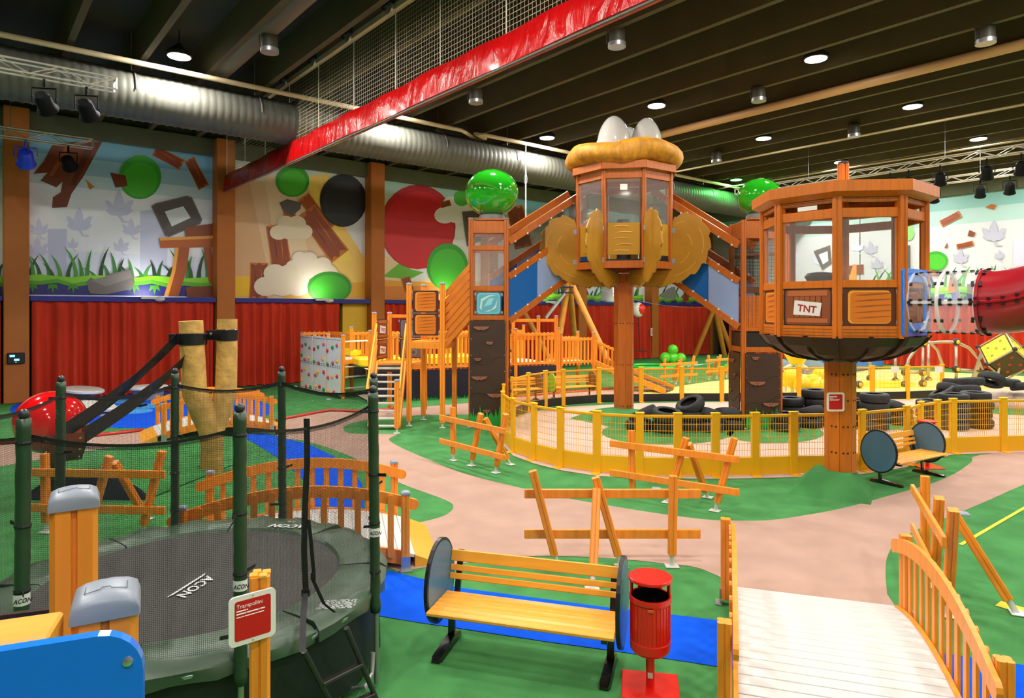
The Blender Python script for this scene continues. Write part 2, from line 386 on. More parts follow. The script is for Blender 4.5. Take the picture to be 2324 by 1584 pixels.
# ------------------------------------------------------------------ murals (flat print; plain shapes only)
class Mural:
    def __init__(s, fn): s.b = MB(); s.k = 0; s.fn = fn
    def raw(s, pts, c): s.b.poly(pts, hexc(c))
    def p(s, pts, c, sm=0):
        s.k += 1; q = [s.fn(x, y, s.k) for x, y in pts]
        if sm: q = smooth_loop(q, sm)
        s.b.poly(q, hexc(c)); return s
    def disc(s, x, y, rx, ry, c, n=28, rot=0):
        cr, sr = math.cos(rot), math.sin(rot)
        return s.p([(x + rx * math.cos(t) * cr - ry * math.sin(t) * sr, y + rx * math.cos(t) * sr + ry * math.sin(t) * cr) for t in [6.2832 * i / n for i in range(n)]], c)
    def plank(s, x0, y0, x1, y1, w, c='#8a3b14', c2='#c8701f'):
        dx, dy = x1 - x0, y1 - y0; L = math.hypot(dx, dy); nx, ny = -dy / L * w / 2, dx / L * w / 2
        def q(t, o): return (x0 + dx * t + nx * o, y0 + dy * t + ny * o)
        s.p([q(-.02, -1.15), q(.4, -1.1), q(1.02, -1.2), q(1.03, 1.2), q(.5, 1.1), q(-.02, 1.15)], c2)
        s.p([q(0, -1), q(1, -1), q(.93, -.4), q(1.02, .1), q(.95, .5), q(1, 1), q(0, 1), q(.06, .4), q(-.02, 0), q(.05, -.5)], c)
        s.p([q(.1, -.3), q(.5, -.42), q(.85, -.25), q(.5, -.3)], c2); s.p([q(.15, .4), q(.55, .3), q(.8, .42), q(.55, .42)], '#5e230c')
        return s
    def blade(s, x, y, dx, h, w, c):
        k = (0, .25, .5, .75); L_ = [(x + dx * q * q - w / 2 * (1 - q * .75), y - h * q) for q in k]; R_ = [(x + dx * q * q + w / 2 * (1 - q * .75), y - h * q) for q in k]
        return s.p(L_ + [(x + dx * 1.05, y - h)] + R_[::-1], c)
    def leaf(s, x, y, r, c='#d0d3ee'):
        return s.p([(x + a * r, y + e * r) for a, e in ((0, -1), (.2, -.6), (.3, -.1), (.6, -.38), (.85, -.38), (.66, .08), (.8, .2), (.5, .45), (.12, .52), (.3, .78), (.62, .82), (.58, .9), (.2, .88), (-.05, .52), (-.5, .45), (-.76, .2), (-.62, .05), (-.82, -.4), (-.55, -.35), (-.28, -.08), (-.2, -.6))], c)
    def cloud(s, x, y, r, c='#eadfcc'):
        for dx, dy, k in ((0, 0, 1), (-.9, .25, .7), (.9, .2, .75), (-.4, -.5, .65), (.45, -.45, .7)): s.disc(x + dx * r, y + dy * r, r * k, r * k * .8, c, 16)
        return s
def f1(x, y, k): return onwall(x, y, VW - .06 - .0008 * k)
def f2(x, y, k): return onwall2(x, y, UW - .06 - .0008 * k)
def pxline1(u, z, k=0):
    return R(u, VW - .055, z)
def bands(mu, u0, u1, lst, wall=1):
    for z0, z1, c in lst:
        a = (lambda u, z: R(u, VW - .056, z)) if wall == 1 else (lambda v, z: R(UW - .056, v, z))
        mu.b.poly([a(u0, z0), a(u1, z0), a(u1, z1), a(u0, z1)], hexc(c))
SKY = [(8.55, 9.25, '#7db7d4'), (7.95, 8.55, '#a6cfe0'), (7.5, 7.95, '#cfe6ee'), (5.2, 7.5, '#eef2f6'), (3.5, 5.2, '#e2e8f8')]
def meadow(mu, xs, yb, s, seed, dirt=True):
    rnd = random.Random(seed); x0, x1 = xs; n = max(5, int((x1 - x0) / (15 * s)))
    yb = yb if callable(yb) else (lambda x, q=yb: q)
    if dirt: mu.p([(x0, yb(x0) + 40 * s), (x0, yb(x0)), (x1, yb(x1)), (x1, yb(x1) + 40 * s)], '#1d2480')
    for i in range(n):
        x = x0 + 6 * s + (x1 - x0 - 12 * s) * (i + rnd.uniform(-.3, .3)) / n
        x = min(max(x, x0 + 10 * s), x1 - 10 * s)
        h = rnd.uniform(26, 74) * s; dx = rnd.choice((-1, 1)) * rnd.uniform(8, 34) * s; dx = max(x0 - x + 2, min(x1 - x - 2, dx))
        mu.blade(x, yb(x) + 2 * s, dx, h, 11 * s, rnd.choice(['#2f8a22', '#173f20', '#46a52a', '#1d5a24']))
    up = [(x0 + (x1 - x0) * i / 12, yb(x0 + (x1 - x0) * i / 12) - (3 + 3 * math.sin(i * 1.7)) * s) for i in range(13)]
    lo = [(x, y + (20 + 5 * math.sin(i * 2.3)) * s) for i, (x, y) in enumerate(up)][::-1]
    mu.p(up + lo, '#57a81d'); mu.p(up + [(x, y - 9 * s) for x, y in lo], '#86d326')
    for i in range(1, n, 3):
        x = x0 + (x1 - x0) * i / n; y = yb(x)
        if x + 14 * s < x1: mu.p([(x - 9 * s, y + 16 * s), (x - 13 * s, y + 30 * s), (x - 3 * s, y + 24 * s), (x, y + 38 * s), (x + 4 * s, y + 24 * s), (x + 13 * s, y + 29 * s), (x + 9 * s, y + 16 * s)], '#3b8f1d')
def stoneframe(mu, o, i, bg='#dfe6ec'):
    mu.p(o, '#6b6460'); cx = sum(p[0] for p in o) / len(o); cy = sum(p[1] for p in o) / len(o)
    mu.p([(cx + (x - cx) * .93, cy + (y - cy) * .93) for x, y in o], '#57504d'); mu.p(i, bg)
def mural(name, mu, label, loc):
    return tag(obj(name, mu.b, PRINT, cols=True), label, 'mural', 'printed murals on the walls')
def uof(x): p = onwall(x, HY); return p.x * D2[0] + p.y * D2[1]
# bay at the left picture edge
mu = Mural(f1); bands(mu, CU[2] + .3, CU[3] - .3, SKY); meadow(mu, (-380, 13), 632, 1.05, 3); mural('mural', mu, 'printed meadow mural strip at the left picture edge', 0)
# bay 1
mu = Mural(f1); bands(mu, CU[3] + .3, CU[4] - .3, SKY)
mu.p([(108, 520), (152, 520), (150, 640), (112, 640)], '#c9cfea'); mu.p([(318, 480), (383, 470), (378, 640), (318, 640)], '#cdd3ec')
for x, y, r in ((88, 520, 26), (180, 505, 36), (270, 470, 40), (298, 520, 26), (85, 565, 30), (165, 555, 16), (275, 560, 22), (405, 480, 22)): mu.leaf(x, y, r)
mu.p([(118, 330), (160, 322), (232, 322), (190, 400), (162, 440), (152, 470), (118, 472), (120, 448), (138, 436), (142, 412), (128, 425), (92, 410), (108, 392), (76, 394), (100, 365)], '#7d3414')
mu.p([(150, 330), (165, 330), (120, 400), (110, 400)], '#a5521f'); mu.p([(195, 330), (215, 330), (170, 420), (160, 420)], '#5f240d')
mu.p([(194, 407), (215, 424), (203, 431)], '#d8812a')
mu.plank(352, 342, 412, 374, 22); mu.plank(430, 362, 462, 424, 22); mu.disc(318, 402, 48, 50, '#37a829'); mu.disc(318, 408, 40, 40, '#49be2e')
mu.p([(250, 392), (285, 398), (290, 422), (262, 426)], '#7d3414')
stoneframe(mu, [(343, 468), (352, 462), (425, 444), (436, 448), (459, 498), (455, 508), (384, 538), (374, 535)], [(374, 480), (416, 468), (433, 494), (390, 514)])
meadow(mu, (58, 489), lambda x: 628 + (x - 60) * .012, 1.0, 11)
mu.p([(196, 640), (206, 630), (230, 640), (245, 622), (298, 610), (306, 640), (300, 656), (240, 668), (204, 666)], '#6f6a68'); mu.p([(206, 636), (245, 626), (296, 613), (300, 630), (240, 650)], '#847e7a')
mu.p([(418, 516), (492, 506), (492, 536), (422, 538)], '#8a3f14'); mu.p([(360, 540), (492, 534), (492, 560), (364, 563)], '#b65a1a'); mu.p([(362, 540), (492, 534), (492, 541), (364, 546)], '#e9a13c')
mu.p([(398, 562), (430, 562), (424, 612), (405, 672), (372, 672), (390, 616)], '#a34d17'); mu.p([(398, 562), (406, 562), (398, 616), (382, 672), (372, 672), (390, 616)], '#e9a13c')
mu.p([(462, 562), (480, 562), (489, 640), (489, 652), (474, 640)], '#a34d17'); mu.p([(422, 652), (489, 648), (489, 674), (424, 674)], '#7d3414')
mural('mural', mu, 'printed mural of meadow, broken planks and grey stone frame behind the pond', 0)
# bay 2
mu = Mural(f1); bands(mu, CU[4] + .3, CU[5] - .3, [(8.5, 9.25, '#cfe0e0'), (3.5, 8.5, '#e7c49c')])
mu.p([(520, 400), (560, 380), (620, 674), (520, 674)], '#dcb083'); mu.p([(600, 400), (660, 390), (720, 674), (640, 674)], '#efd6b2')
mu.p([(690, 400), (745, 395), (830, 560), (830, 674), (780, 674)], '#f5cf6a'); mu.p([(760, 480), (830, 470), (830, 590)], '#dfe6ea')
mu.p([(518, 628), (580, 626), (600, 674), (518, 674)], '#f4c417'); mu.p([(640, 650), (830, 640), (830, 676), (640, 676)], '#f0b63a')
mu.p([(700, 420), (716, 415), (800, 590), (770, 596)], '#f7d95c')
mu.plank(626, 512, 640, 610, 40, '#94421a'); mu.plank(588, 598, 586, 676, 36, '#8f3d12'); mu.plank(690, 448, 745, 520, 26, '#a34d17'); mu.plank(696, 480, 770, 580, 42, '#94421a'); mu.plank(655, 470, 662, 520, 24, '#a34d17')
mu.p([(634, 460), (652, 452), (684, 460), (682, 474), (664, 490), (642, 478)], '#5b5653')
mu.cloud(660, 520, 30, '#efe0c4'); mu.cloud(690, 598, 26, '#efe3cf'); mu.cloud(640, 640, 40, '#eadcc4'); mu.cloud(720, 612, 28, '#eee2cc')
mu.disc(664, 411, 38, 36, '#34a12a'); mu.disc(664, 414, 31, 29, '#4cbf31'); mu.disc(779, 455, 53, 60, '#15161a'); mu.disc(779, 461, 46, 51, '#24262c')
mu.disc(748, 652, 50, 36, '#2f8f22'); mu.disc(748, 655, 44, 31, '#3aa526')
mural('mural', mu, 'printed tan mural with planks, dust clouds and a black ball', 0)
# bay 3
mu = Mural(f1); bands(mu, CU[5] + .3, CU[6] - .3, [(8.6, 9.25, '#a9d0cd'), (7.6, 8.6, '#c3dcdc'), (3.5, 7.6, '#e3e4e2')])
mu.p([(860, 575), (905, 590), (935, 640), (1105, 600), (1105, 690), (860, 690)], '#eed3a4'); mu.p([(860, 635), (960, 640), (1105, 650), (1105, 692), (860, 692)], '#f2a92c'); mu.p([(860, 650), (1000, 648), (1105, 668), (1105, 692), (860, 692)], '#e58a2a')
mu.p([(868, 628), (905, 598), (935, 612), (962, 618), (930, 634)], '#6cbb2c')
mu.disc(948, 515, 86, 96, '#b90f1c'); mu.disc(950, 522, 80, 88, '#d4121f'); mu.cloud(1040, 480, 34, '#eeeef0'); mu.cloud(1085, 620, 24, '#f1e7d6')
mu.plank(1000, 466, 1022, 460, 12); mu.disc(1016, 606, 47, 54, '#35a526'); mu.disc(1016, 610, 40, 46, '#48c02c'); mu.disc(1048, 450, 18, 18, '#49b62c')
mu.plank(920, 630, 930, 660, 18, '#94421a'); stoneframe(mu, [(1048, 480), (1095, 476), (1110, 540), (1060, 560)], [(1066, 494), (1090, 492), (1098, 528), (1072, 536)])
mural('mural', mu, 'printed mural with a large red ball left of the climbing tower', 0)
rn = random.Random(5)
for i, (xa, xb, s) in enumerate(((1118, 1296, .62), (1320, 1460, .55), (1487, 1594, .5))):
    mu = Mural(f1); bands(mu, CU[6 + i] + .3, min(CU[7 + i] - .3, UW - .1), SKY)
    for q in range(6): mu.leaf(rn.uniform(xa + 15, xb - 15), rn.uniform(520, 610), rn.uniform(8, 16))
    mu.plank(xa + 50, 470, xa + 70, 560, 34) if i == 0 else mu.plank(xa + 30, 540, xa + 20, 600, 14)
    meadow(mu, (xa, xb), 668 + i * 4, s, 20 + i)
    if i == 1: mu.p([(1366, 630), (1388, 620), (1392, 682), (1364, 682)], '#9a948e')
    if i == 2: mu.p([(1500, 668), (1516, 655), (1532, 650), (1536, 676), (1508, 680)], '#8d8884'); mu.plank(1560, 650, 1556, 684, 12)
    mural('mural', mu, ['printed meadow mural behind the blue striped bridge', 'printed meadow mural strip left of the nest pole', 'printed meadow mural strip in the far corner'][i], 0)
for j, (v1, v0) in enumerate(((VW - .6, VW - 10.8), (VW - 10.85, VW - 26), (VW - 26.05, VL + 1))):
    mu = Mural(f2); bands(mu, v1, v0, [(8.5, 9.25, '#82b6b0'), (7.7, 8.5, '#a8c8c4'), (3.5, 7.7, '#c9ccd2')], 2)
    if j == 0:
        meadow(mu, (1680, 1960), 672, .55, 31); mu.leaf(1860, 590, 20); stoneframe(mu, [(1846, 570), (1884, 556), (1888, 598), (1866, 614)], [(1858, 578), (1878, 570), (1880, 592), (1868, 600)])
        mu.p([(1895, 606), (1960, 600), (1960, 622), (1900, 625)], '#7d3414'); mu.p([(1925, 640), (1936, 600), (1944, 600), (1944, 640)], '#e0912c')
        for x, y, r in ((1750, 560, 20), (1800, 580, 16), (1945, 560, 18)): mu.leaf(x, y, r)
    if j == 1:
        meadow(mu, (1970, 2470), lambda x: 657 - (x - 2050) * .02, .75, 33)
        for x, y, r in ((1975, 565, 20), (1990, 600, 18), (2255, 530, 32), (2180, 585, 22), (2268, 580, 14), (2320, 600, 18)): mu.leaf(x, y, r, '#b2b0c8')
        mu.p([(2300, 545), (2330, 540), (2330, 640), (2300, 640)], '#c9c8de')
        mu.plank(2136, 508, 2178, 486, 14); mu.plank(2172, 560, 2208, 552, 10); mu.p([(2236, 470), (2250, 463), (2262, 466), (2256, 476)], '#a55a1c'); mu.p([(2196, 535), (2200, 522), (2214, 528), (2210, 537)], '#7d3414')
        mu.p([(2143, 563), (2150, 550), (2151, 562)], '#8a3f14'); mu.disc(2124, 592, 27, 22, '#37a321'); mu.disc(2124, 594, 22, 17, '#48b82a'); mu.plank(2098, 618, 2142, 624, 10)
        mu.disc(2062, 528, 13, 18, '#8ed07a'); stoneframe(mu, [(2030, 560), (2066, 556), (2066, 610), (2036, 616)], [(2042, 570), (2060, 568), (2060, 592), (2046, 596)])
        mu.p([(2156, 634), (2172, 634), (2166, 664), (2150, 664)], '#a55a1c'); mu.p([(2195, 645), (2240, 640), (2240, 662), (2195, 664)], '#77716d')
    mural('mural', mu, ['printed meadow mural on the side wall beside the corner', 'printed mural of splinters and pale leaves behind the tube slide', 'printed mural on the side wall out of frame'][j], 0)
# ------------------------------------------------------------------ carpets on the floor
flat('path', [(-60, 1016), (100, 1003), (190, 995), (325, 980), (345, 1004), (260, 1015), (190, 1025), (-60, 1070)], PATHC, .004, 'clay coloured path carpet')
flat('path', [(628, 958), (748, 935), (823, 938), (905, 928), (1000, 920), (1070, 914), (1150, 905), (1240, 893), (1500, 880), (1500, 905), (1240, 918), (1150, 945), (1066, 941), (987, 942), (942, 944), (885, 948), (840, 952), (800, 960), (780, 970), (785, 981), (817, 985), (883, 985), (901, 987),
               (887, 993), (884, 1000), (908, 1015), (965, 1040), (1033, 1068), (1098, 1087), (1184, 1108), (1270, 1128), (1373, 1146), (1476, 1163), (1598, 1179), (1671, 1182), (1745, 1181), (1819, 1171), (1893, 1158), (1966, 1140), (2058, 1114), (2114, 1098), (2169, 1074), (2206, 1048), (2224, 1033), (2400, 1015),
               (2400, 1070), (2324, 1100), (2243, 1136), (2173, 1166), (2099, 1195), (2040, 1225), (2016, 1258), (2010, 1295), (2014, 1350), (2030, 1420), (1690, 1380), (1642, 1317), (1616, 1302), (1579, 1288), (1524, 1281), (1405, 1269), (1313, 1264), (1239, 1262), (1177, 1265), (1080, 1275), (966, 1288), (880, 1288),
               (860, 1200), (942, 1188), (999, 1174), (1021, 1163), (1029, 1151), (1021, 1140), (987, 1126), (942, 1110), (905, 1095), (874, 1076), (805, 1040), (760, 1022), (690, 1000), (632, 992)], PATHC, .004, 'clay coloured path carpet', 3)
flat('path', [(1120, 980), (1145, 1015), (1165, 1035), (1210, 1052), (1272, 1068), (1355, 1081), (1450, 1086), (1622, 1088), (1712, 1086), (1800, 1084), (1957, 1077), (2058, 1061), (2090, 1045), (2165, 1032), (2400, 1024), (2400, 895), (2138, 906), (1813, 910), (1455, 915), (1278, 924), (1199, 936), (1161, 952)], KARTC, .008, 'pale clay kart track')
def oval(name, cx, cy, rx, ry, m, z, label, n=32): return flat(name, [(cx + rx * math.cos(6.2832 * i / n), cy + ry * math.sin(6.2832 * i / n)) for i in range(n)], m, z, label)
oval('lawn_island', 1515, 982, 150, 28, GREENC, .012, 'green carpet island under the tyres')
oval('lawn_island', 1760, 985, 110, 22, GREENC, .012, 'green carpet island under the climbing tower')
oval('lawn_island', 2010, 962, 160, 15, GREENC, .012, 'green carpet island under the tyre stacks')
flat('yellow_carpet', [(1420, 902), (1500, 885), (1600, 868), (1760, 852), (1960, 838), (2160, 846), (2400, 862), (2400, 908), (1760, 903), (1500, 908)], YELC, .010, 'yellow play carpet', 3)
oval('yellow_patch', 2010, 873, 70, 8, mat('deep yellow carpet', '#f3c71d', .95), .014, 'deep yellow carpet patch')
flat('stream', [(540, 986), (580, 1008), (640, 1045), (690, 1090), (700, 1180), (690, 1300), (700, 1390), (760, 1395), (856, 1398), (959, 1415), (1003, 1421), (1239, 1457), (1379, 1476), (1560, 1503), (1700, 1525), (2360, 1620), (2360, 1516), (1700, 1418), (1560, 1400), (1383, 1380), (1202, 1356), (1036, 1334), (959, 1315), (871, 1293), (850, 1270),
                (830, 1180), (822, 1100), (800, 1065), (755, 1035), (700, 1008), (600, 984)], BLUEC, .006, 'blue carpet stream')
oval('pond', 322, 930, 300, 42, BLUEC, .005, 'blue carpet pond')
REDL = mat('red floor strip', '#c3251c', .35, coat=.4)
for i, (pts) in enumerate(([(-40, 1012), (100, 1002), (190, 994), (325, 979)], [(628, 956), (748, 933), (823, 936), (910, 928)], [(1150, 903), (1300, 891), (1470, 878)])):
    b = MB(); b.tube([g(*p) + V((0, 0, .03)) for p in pts], .05, 8)
    tag(obj('red_kerb_strip', b, REDL, smooth='all'), ['glossy red kerb strip beside the path by the pond', 'red kerb strip along the path by the stairs', 'red kerb strip behind the yellow fence'][i], 'kerb strip', 'red kerb strips')
YLINE = mat('yellow floor tape', '#e3c91f', .7)
for a, c, wd in (((2180, 1237), (2330, 1150), .025), ((2265, 1370), (2340, 1392), .09)):
    p, q = g(*a), g(*c); n = (q - p).normalized(); n = V((-n.y, n.x, 0)) * wd
    b = MB(); b.poly([p - n + V((0, 0, .006)), q - n + V((0, 0, .006)), q + n + V((0, 0, .006)), p + n + V((0, 0, .006))]); struct(obj('floor_marking', b, YLINE), 'yellow floor line')
WLINE = mat('white floor tape', '#e8efe6', .7)
for a, c in (((1560, 832), (1630, 822)), ((1440, 838), (1600, 826)), ((1430, 830), (1545, 826))):
    p, q = g(*a), g(*c); n = V((0, .12, 0)); b = MB(); b.poly([p - n + V((0, 0, .006)), q - n + V((0, 0, .006)), q + n + V((0, 0, .006)), p + n + V((0, 0, .006))]); struct(obj('floor_marking', b, WLINE), 'white floor line')
# ------------------------------------------------------------------ ceiling services
LAMPH = mat('lamp housing', '#2b2b2b', .4, metal=.4); LAMPD = mat('lamp diffuser', (1, .97, .9), .4, emit=25.0)
lab = {(0, 0): 'round white ceiling lamp above the silver duct, upper left', (1, 1): None, (2, 0): 'round white ceiling lamp left of the nest eggs', (2, 1): 'round white ceiling lamp above and right of the nest eggs', (2, 2): 'round white ceiling lamp highest on the right, largest of its row',
       (3, 1): 'round white ceiling lamp above the green ball of the right tower', (3, 2): 'round white ceiling lamp below the beige pipe at the right', (4, 1): 'round white ceiling lamp just above the mast of the octagonal cabin', (4, 2): 'round white ceiling lamp at the right picture edge above the truss', (5, 1): 'round white ceiling lamp between the two lighting trusses', (4, 0): 'round green glowing ceiling lamp by the end of the duct'}
GLAMP = mat('green lamp diffuser', (.1, 1, .15), .4, emit=12.0)
disc_me = MB().lathe([(.30, 0), (.32, .02), (.32, .1), (.1, .3), (.06, .34)], n=24).mesh('lamp_housing', True)
dif_me = MB().lathe([(.28, -.012), (.28, .0)], n=24).mesh('diffuser')
rod_me = MB().tube([(0, 0, .34), (0, 0, .72)], .015, 6).mesh('suspension')
disc_me.materials.append(LAMPH); dif_me.materials.append(LAMPD); rod_me.materials.append(LAMPH)
gdif = dif_me.copy(); gdif.materials.clear(); gdif.materials.append(GLAMP)
for k in range(-1, 6):
    for j in range(0, 6):
        p = R(4.54 + 6.7 * k, 19.6 - 5.4 * j, ZR + .02); green = (k, j) == (4, 0)
        l = lab.get((k, j)) or 'round white ceiling lamp over the near end of the hall'
        t = thing('ceiling_lamp', l, 'ceiling lamp', p, 'round lamps between the ceiling ribs'); M = Matrix.Translation(p)
        link('housing', disc_me, None, t, M); link('diffuser', gdif if green else dif_me, None, t, M); link('suspension', rod_me, None, t, M)
        ld = bpy.data.lights.new('lamp_light', 'AREA'); ld.shape = 'DISK'; ld.size = .55; ld.cycles.use_multiple_importance_sampling = False; ld.energy = 220 if green else LAMP_W * (1.7 if j == 0 else 1.15 if j == 1 else 1.0); ld.color = (.15, 1, .2) if green else LAMP_COL
        lo = bpy.data.objects.new('lamp_light', ld); col.objects.link(lo); lo.location = (0, 0, -.03); lo.parent = t
# big spiral duct
DUCT = mat('galvanised duct', '#55554d', 0.5, metal=0.2, var=.08, scale=.6)
b = MB(); pts = []; rr = []; u = -16.0; i = 0
while u < UW - .2:
    pts.append(R(u, 21.0, 9.04)); rr.append(.65 if i % 3 else .675); u += .07; i += 1
b.tube(pts, rr, 28); t = tag(obj('ventilation_duct', b, DUCT, smooth=60), 'large round ribbed metal ventilation duct below the ceiling', 'duct')
for uu in [x * 3.35 + .3 for x in range(-4, 12)]:
    b = MB(); b.tube([R(uu, 21.0 + .69 * math.cos(a), 9.04 + .69 * math.sin(a)) for a in [math.pi * q / 8 for q in range(9)]], .02, 5); b.tube([R(uu, 21.0, 9.72), R(uu, 21.0, ZC)], .012, 5)
    obj('hanger_strap', b, GALV, t)
PIPE = mat('beige pipe paint', '#c5b392', .45)
b = MB(); b.tube([R(-16, 20.2, 9.72), R(14.2, 20.2, 9.72), R(14.5, 20.35, 9.72), R(15.4, 20.95, 9.75), R(15.7, 20.7, 9.75), R(14.9, 20.25, 9.72), R(15.3, 20.2, 9.72), R(UW - .2, 20.2, 9.72)], .075, 10); tag(obj('ceiling_pipe', b, PIPE, smooth=True), 'long beige pipe with a kink running above the big duct', 'pipe')
b = MB(); b.tube([R(20.4, VL + .2, 9.72), R(20.4, 19.9, 9.72)], .14, 12); tag(obj('ceiling_pipe', b, mat('tan pipe paint', '#b98f5c', .45), smooth=True), 'thick tan pipe crossing the ceiling right of the eggs', 'pipe')
b = MB(); b.tube([R(5.9, VL + .2, 10.25), R(5.9, 20.8, 10.25)], .34, 16); tag(obj('ventilation_duct', b, mat('dark duct', '#6d6456', .5), smooth=True), 'dim round duct between ceiling ribs, upper left', 'duct')
for q in ((31.3, 9.6), (26.5, 9.75)):
    b = MB(); b.tube([R(q[0], VL + .2, q[1]), R(q[0], 24, q[1])], .04, 8); tag(obj('ceiling_pipe', b, PIPE, smooth=True), 'thin pipe across the far ceiling, ' + ('nearer the corner' if q[0] > 30 else 'nearer the nest'), 'pipe')
CAN = mat('can speaker', '#4a463d', .5)
for (px, py, l) in ((612, 98, 'left of the red banner, by the round duct'), (1400, 85, 'just right of the red banner, largest'), (1080, 217, 'below the red banner, middle'), (2237, 77, 'in the upper right corner'), (1722, 213, 'above the middle lamps on the right'), (1938, 296, 'small, above the octagonal cabin'), (1626, 356, 'smallest, near the right green ball')):
    Y = (ZR - .15 - H) * F / (HY - py); p = at(px, py, Y)
    t = thing('ceiling_speaker', 'grey can speaker under a ceiling rib, ' + l, 'speaker', p, 'can speakers on the ceiling'); s = .2
    b = MB(); b.lathe([(s, -.14), (s, .18), (s * .85, .2)], p, 18); obj('can', b, CAN, t, smooth=True)
    b = MB(); b.lathe([(s + .02, -.24), (s + .02, -.14)], p, 18); obj('rim', b, GALV, t, smooth=True)
    b = MB(); b.tube([p + V((-s - .05, 0, -.14)), p + V((-s - .05, 0, .2)), p + V((0, 0, .3))], .015, 5); obj('bracket', b, CAN, t)
# ------------------------------------------------------------------ red banner with raised net
UB = 8.14
def vB(px): r = (px - CX) / F; Y = UB / (D2[0] * r + D2[1]); return (Y - D2[1] * UB) / D1[1]
vinyl = mat('red vinyl', '#cf0a0f', .22, coat=.5, var=.1, scale=1.2)
nt = vinyl.node_tree; bs = nt.nodes['Principled BSDF']
tc = nt.nodes.new('ShaderNodeTexCoord'); mp = nt.nodes.new('ShaderNodeMapping'); mp.inputs['Scale'].default_value = (1.6, 1.6, .6)
n1 = nt.nodes.new('ShaderNodeTexNoise'); n1.inputs['Scale'].default_value = 2.2; n1.inputs['Detail'].default_value = 6; n1.inputs['Distortion'].default_value = .6
bp = nt.nodes.new('ShaderNodeBump'); bp.inputs['Strength'].default_value = .6; bp.inputs['Distance'].default_value = .22
nt.links.new(tc.outputs['Object'], mp.inputs[0]); nt.links.new(mp.outputs[0], n1.inputs['Vector']); nt.links.new(n1.outputs['Fac'], bp.inputs['Height']); nt.links.new(bp.outputs[0], bs.inputs['Normal'])
t = thing('raised_net_banner', 'red vinyl banner hanging from a raised net across the hall', 'banner', R(UB, 12, 7.79))
b = MB(); n = 120; va, vb = vB(505), -6.0; rows = []
rn = random.Random(2)
for zz, ww in ((7.79, .10), (7.8, .12), (8.1, .1), (8.42, .07), (8.44, .05)):
    rows.append([R(UB - ww + .025 * math.sin(i * .9 + zz * 3) * (zz > 7.9), va + (vb - va) * i / n, zz + .012 * math.sin(i * .37)) for i in range(n + 1)])
rows += [[R(UB + (UB_ := .07), va + (vb - va) * i / n, zz) for i in range(n + 1)] for zz in (8.44, 7.79)]
b.loft([list(r) for r in zip(*rows)], True); obj('vinyl_band', b, vinyl, t, smooth=50)
NETM = net_mat('grey ceiling net', '#b5aa8e', .11, .11)
b = MB(); L = va - vb; b.poly([R(UB, va, 8.44), R(UB, vb, 8.44), R(UB, vb, 10.35), R(UB, va, 10.35)]); b.uv = {0: (0, 0), 1: (L, 0), 2: (L, 1.91), 3: (0, 1.91)}; obj('net', b, NETM, t)
b = MB(); b.tube([R(UB - .08, va, 7.77), R(UB - .08, vb, 7.77)], .03, 6); obj('bottom_rope', b, mat('net hem', '#6f6a60', .8), t)
ROPE = mat('white rope', '#d9d4c4', .8)
for px in (515, 556, 602, 657, 723, 803, 898, 999, 1149):
    rod('rope', R(UB, vB(px), 8.44), R(UB, vB(px), 10.4), .014, ROPE, t, 6)
b = MB(); b.box(R(UB, (va + vb) / 2, 10.42), (.14, L, .14), RZ); obj('rail', b, PIPE, t)
for px in (657, 723, 803, 898):
    p = R(UB - .15, vB(px), 10.38); b = MB(); b.lathe([(.12, -.03), (.12, .03)], p, 14, Matrix.Rotation(math.pi / 2, 3, V(D1 + (0,)).normalized())); obj('pulley', b, GALV, t)
    b = MB(); b.box(p + R(-.05, 0, .1), (.06, .5, .06), RZ); b.box(p + R(-.05, .25, .2), (.06, .06, .4), RZ); b.box(p + R(-.05, -.25, .2), (.06, .06, .4), RZ); obj('pulley_frame', b, LAMPH, t)
# side net hanging down at the wall
# ------------------------------------------------------------------ lighting trusses
ALU = mat('aluminium truss', '#c9c3b8', .35, metal=.6)
SPOTB = mat('matt black lamp', '#060607', .7, spec=.15)
def spot(p, label, d, m=SPOTB, size=.22):
    t = thing('stage_spotlight', label, 'spotlight', p, 'stage spotlights on the trusses'); d = V(d).normalized(); B = basis(d).to_3x3()
    rot = B @ Matrix.Rotation(math.pi / 2, 3, 'Y')
    b = MB(); b.lathe([(size * .5, -size), (size * .75, -size * .7), (size * .8, size * .6), (size, size)], p + V((0, 0, -.5)), 14, rot); obj('can', b, m, t, smooth=True)
    b = MB(); b.tube([p + V((0, 0, 0)), p + V((0, 0, -.2))], .03, 6)
    s = d.cross(V((0, 0, 1))).normalized() * size * 1.05
    b.tube([p + s + V((0, 0, -.5)), p + s + V((0, 0, -.2)), p - s + V((0, 0, -.2)), p - s + V((0, 0, -.5))], .02, 5); obj('yoke', b, m, t)
    b = MB(); q = p + V((0, 0, -.5)) + d * size; b.lathe([(size * .8, .0), (size * .8, .012)], q, 14, rot); obj('lens', b, mat('spot lens', '#8088a0', .1), t)
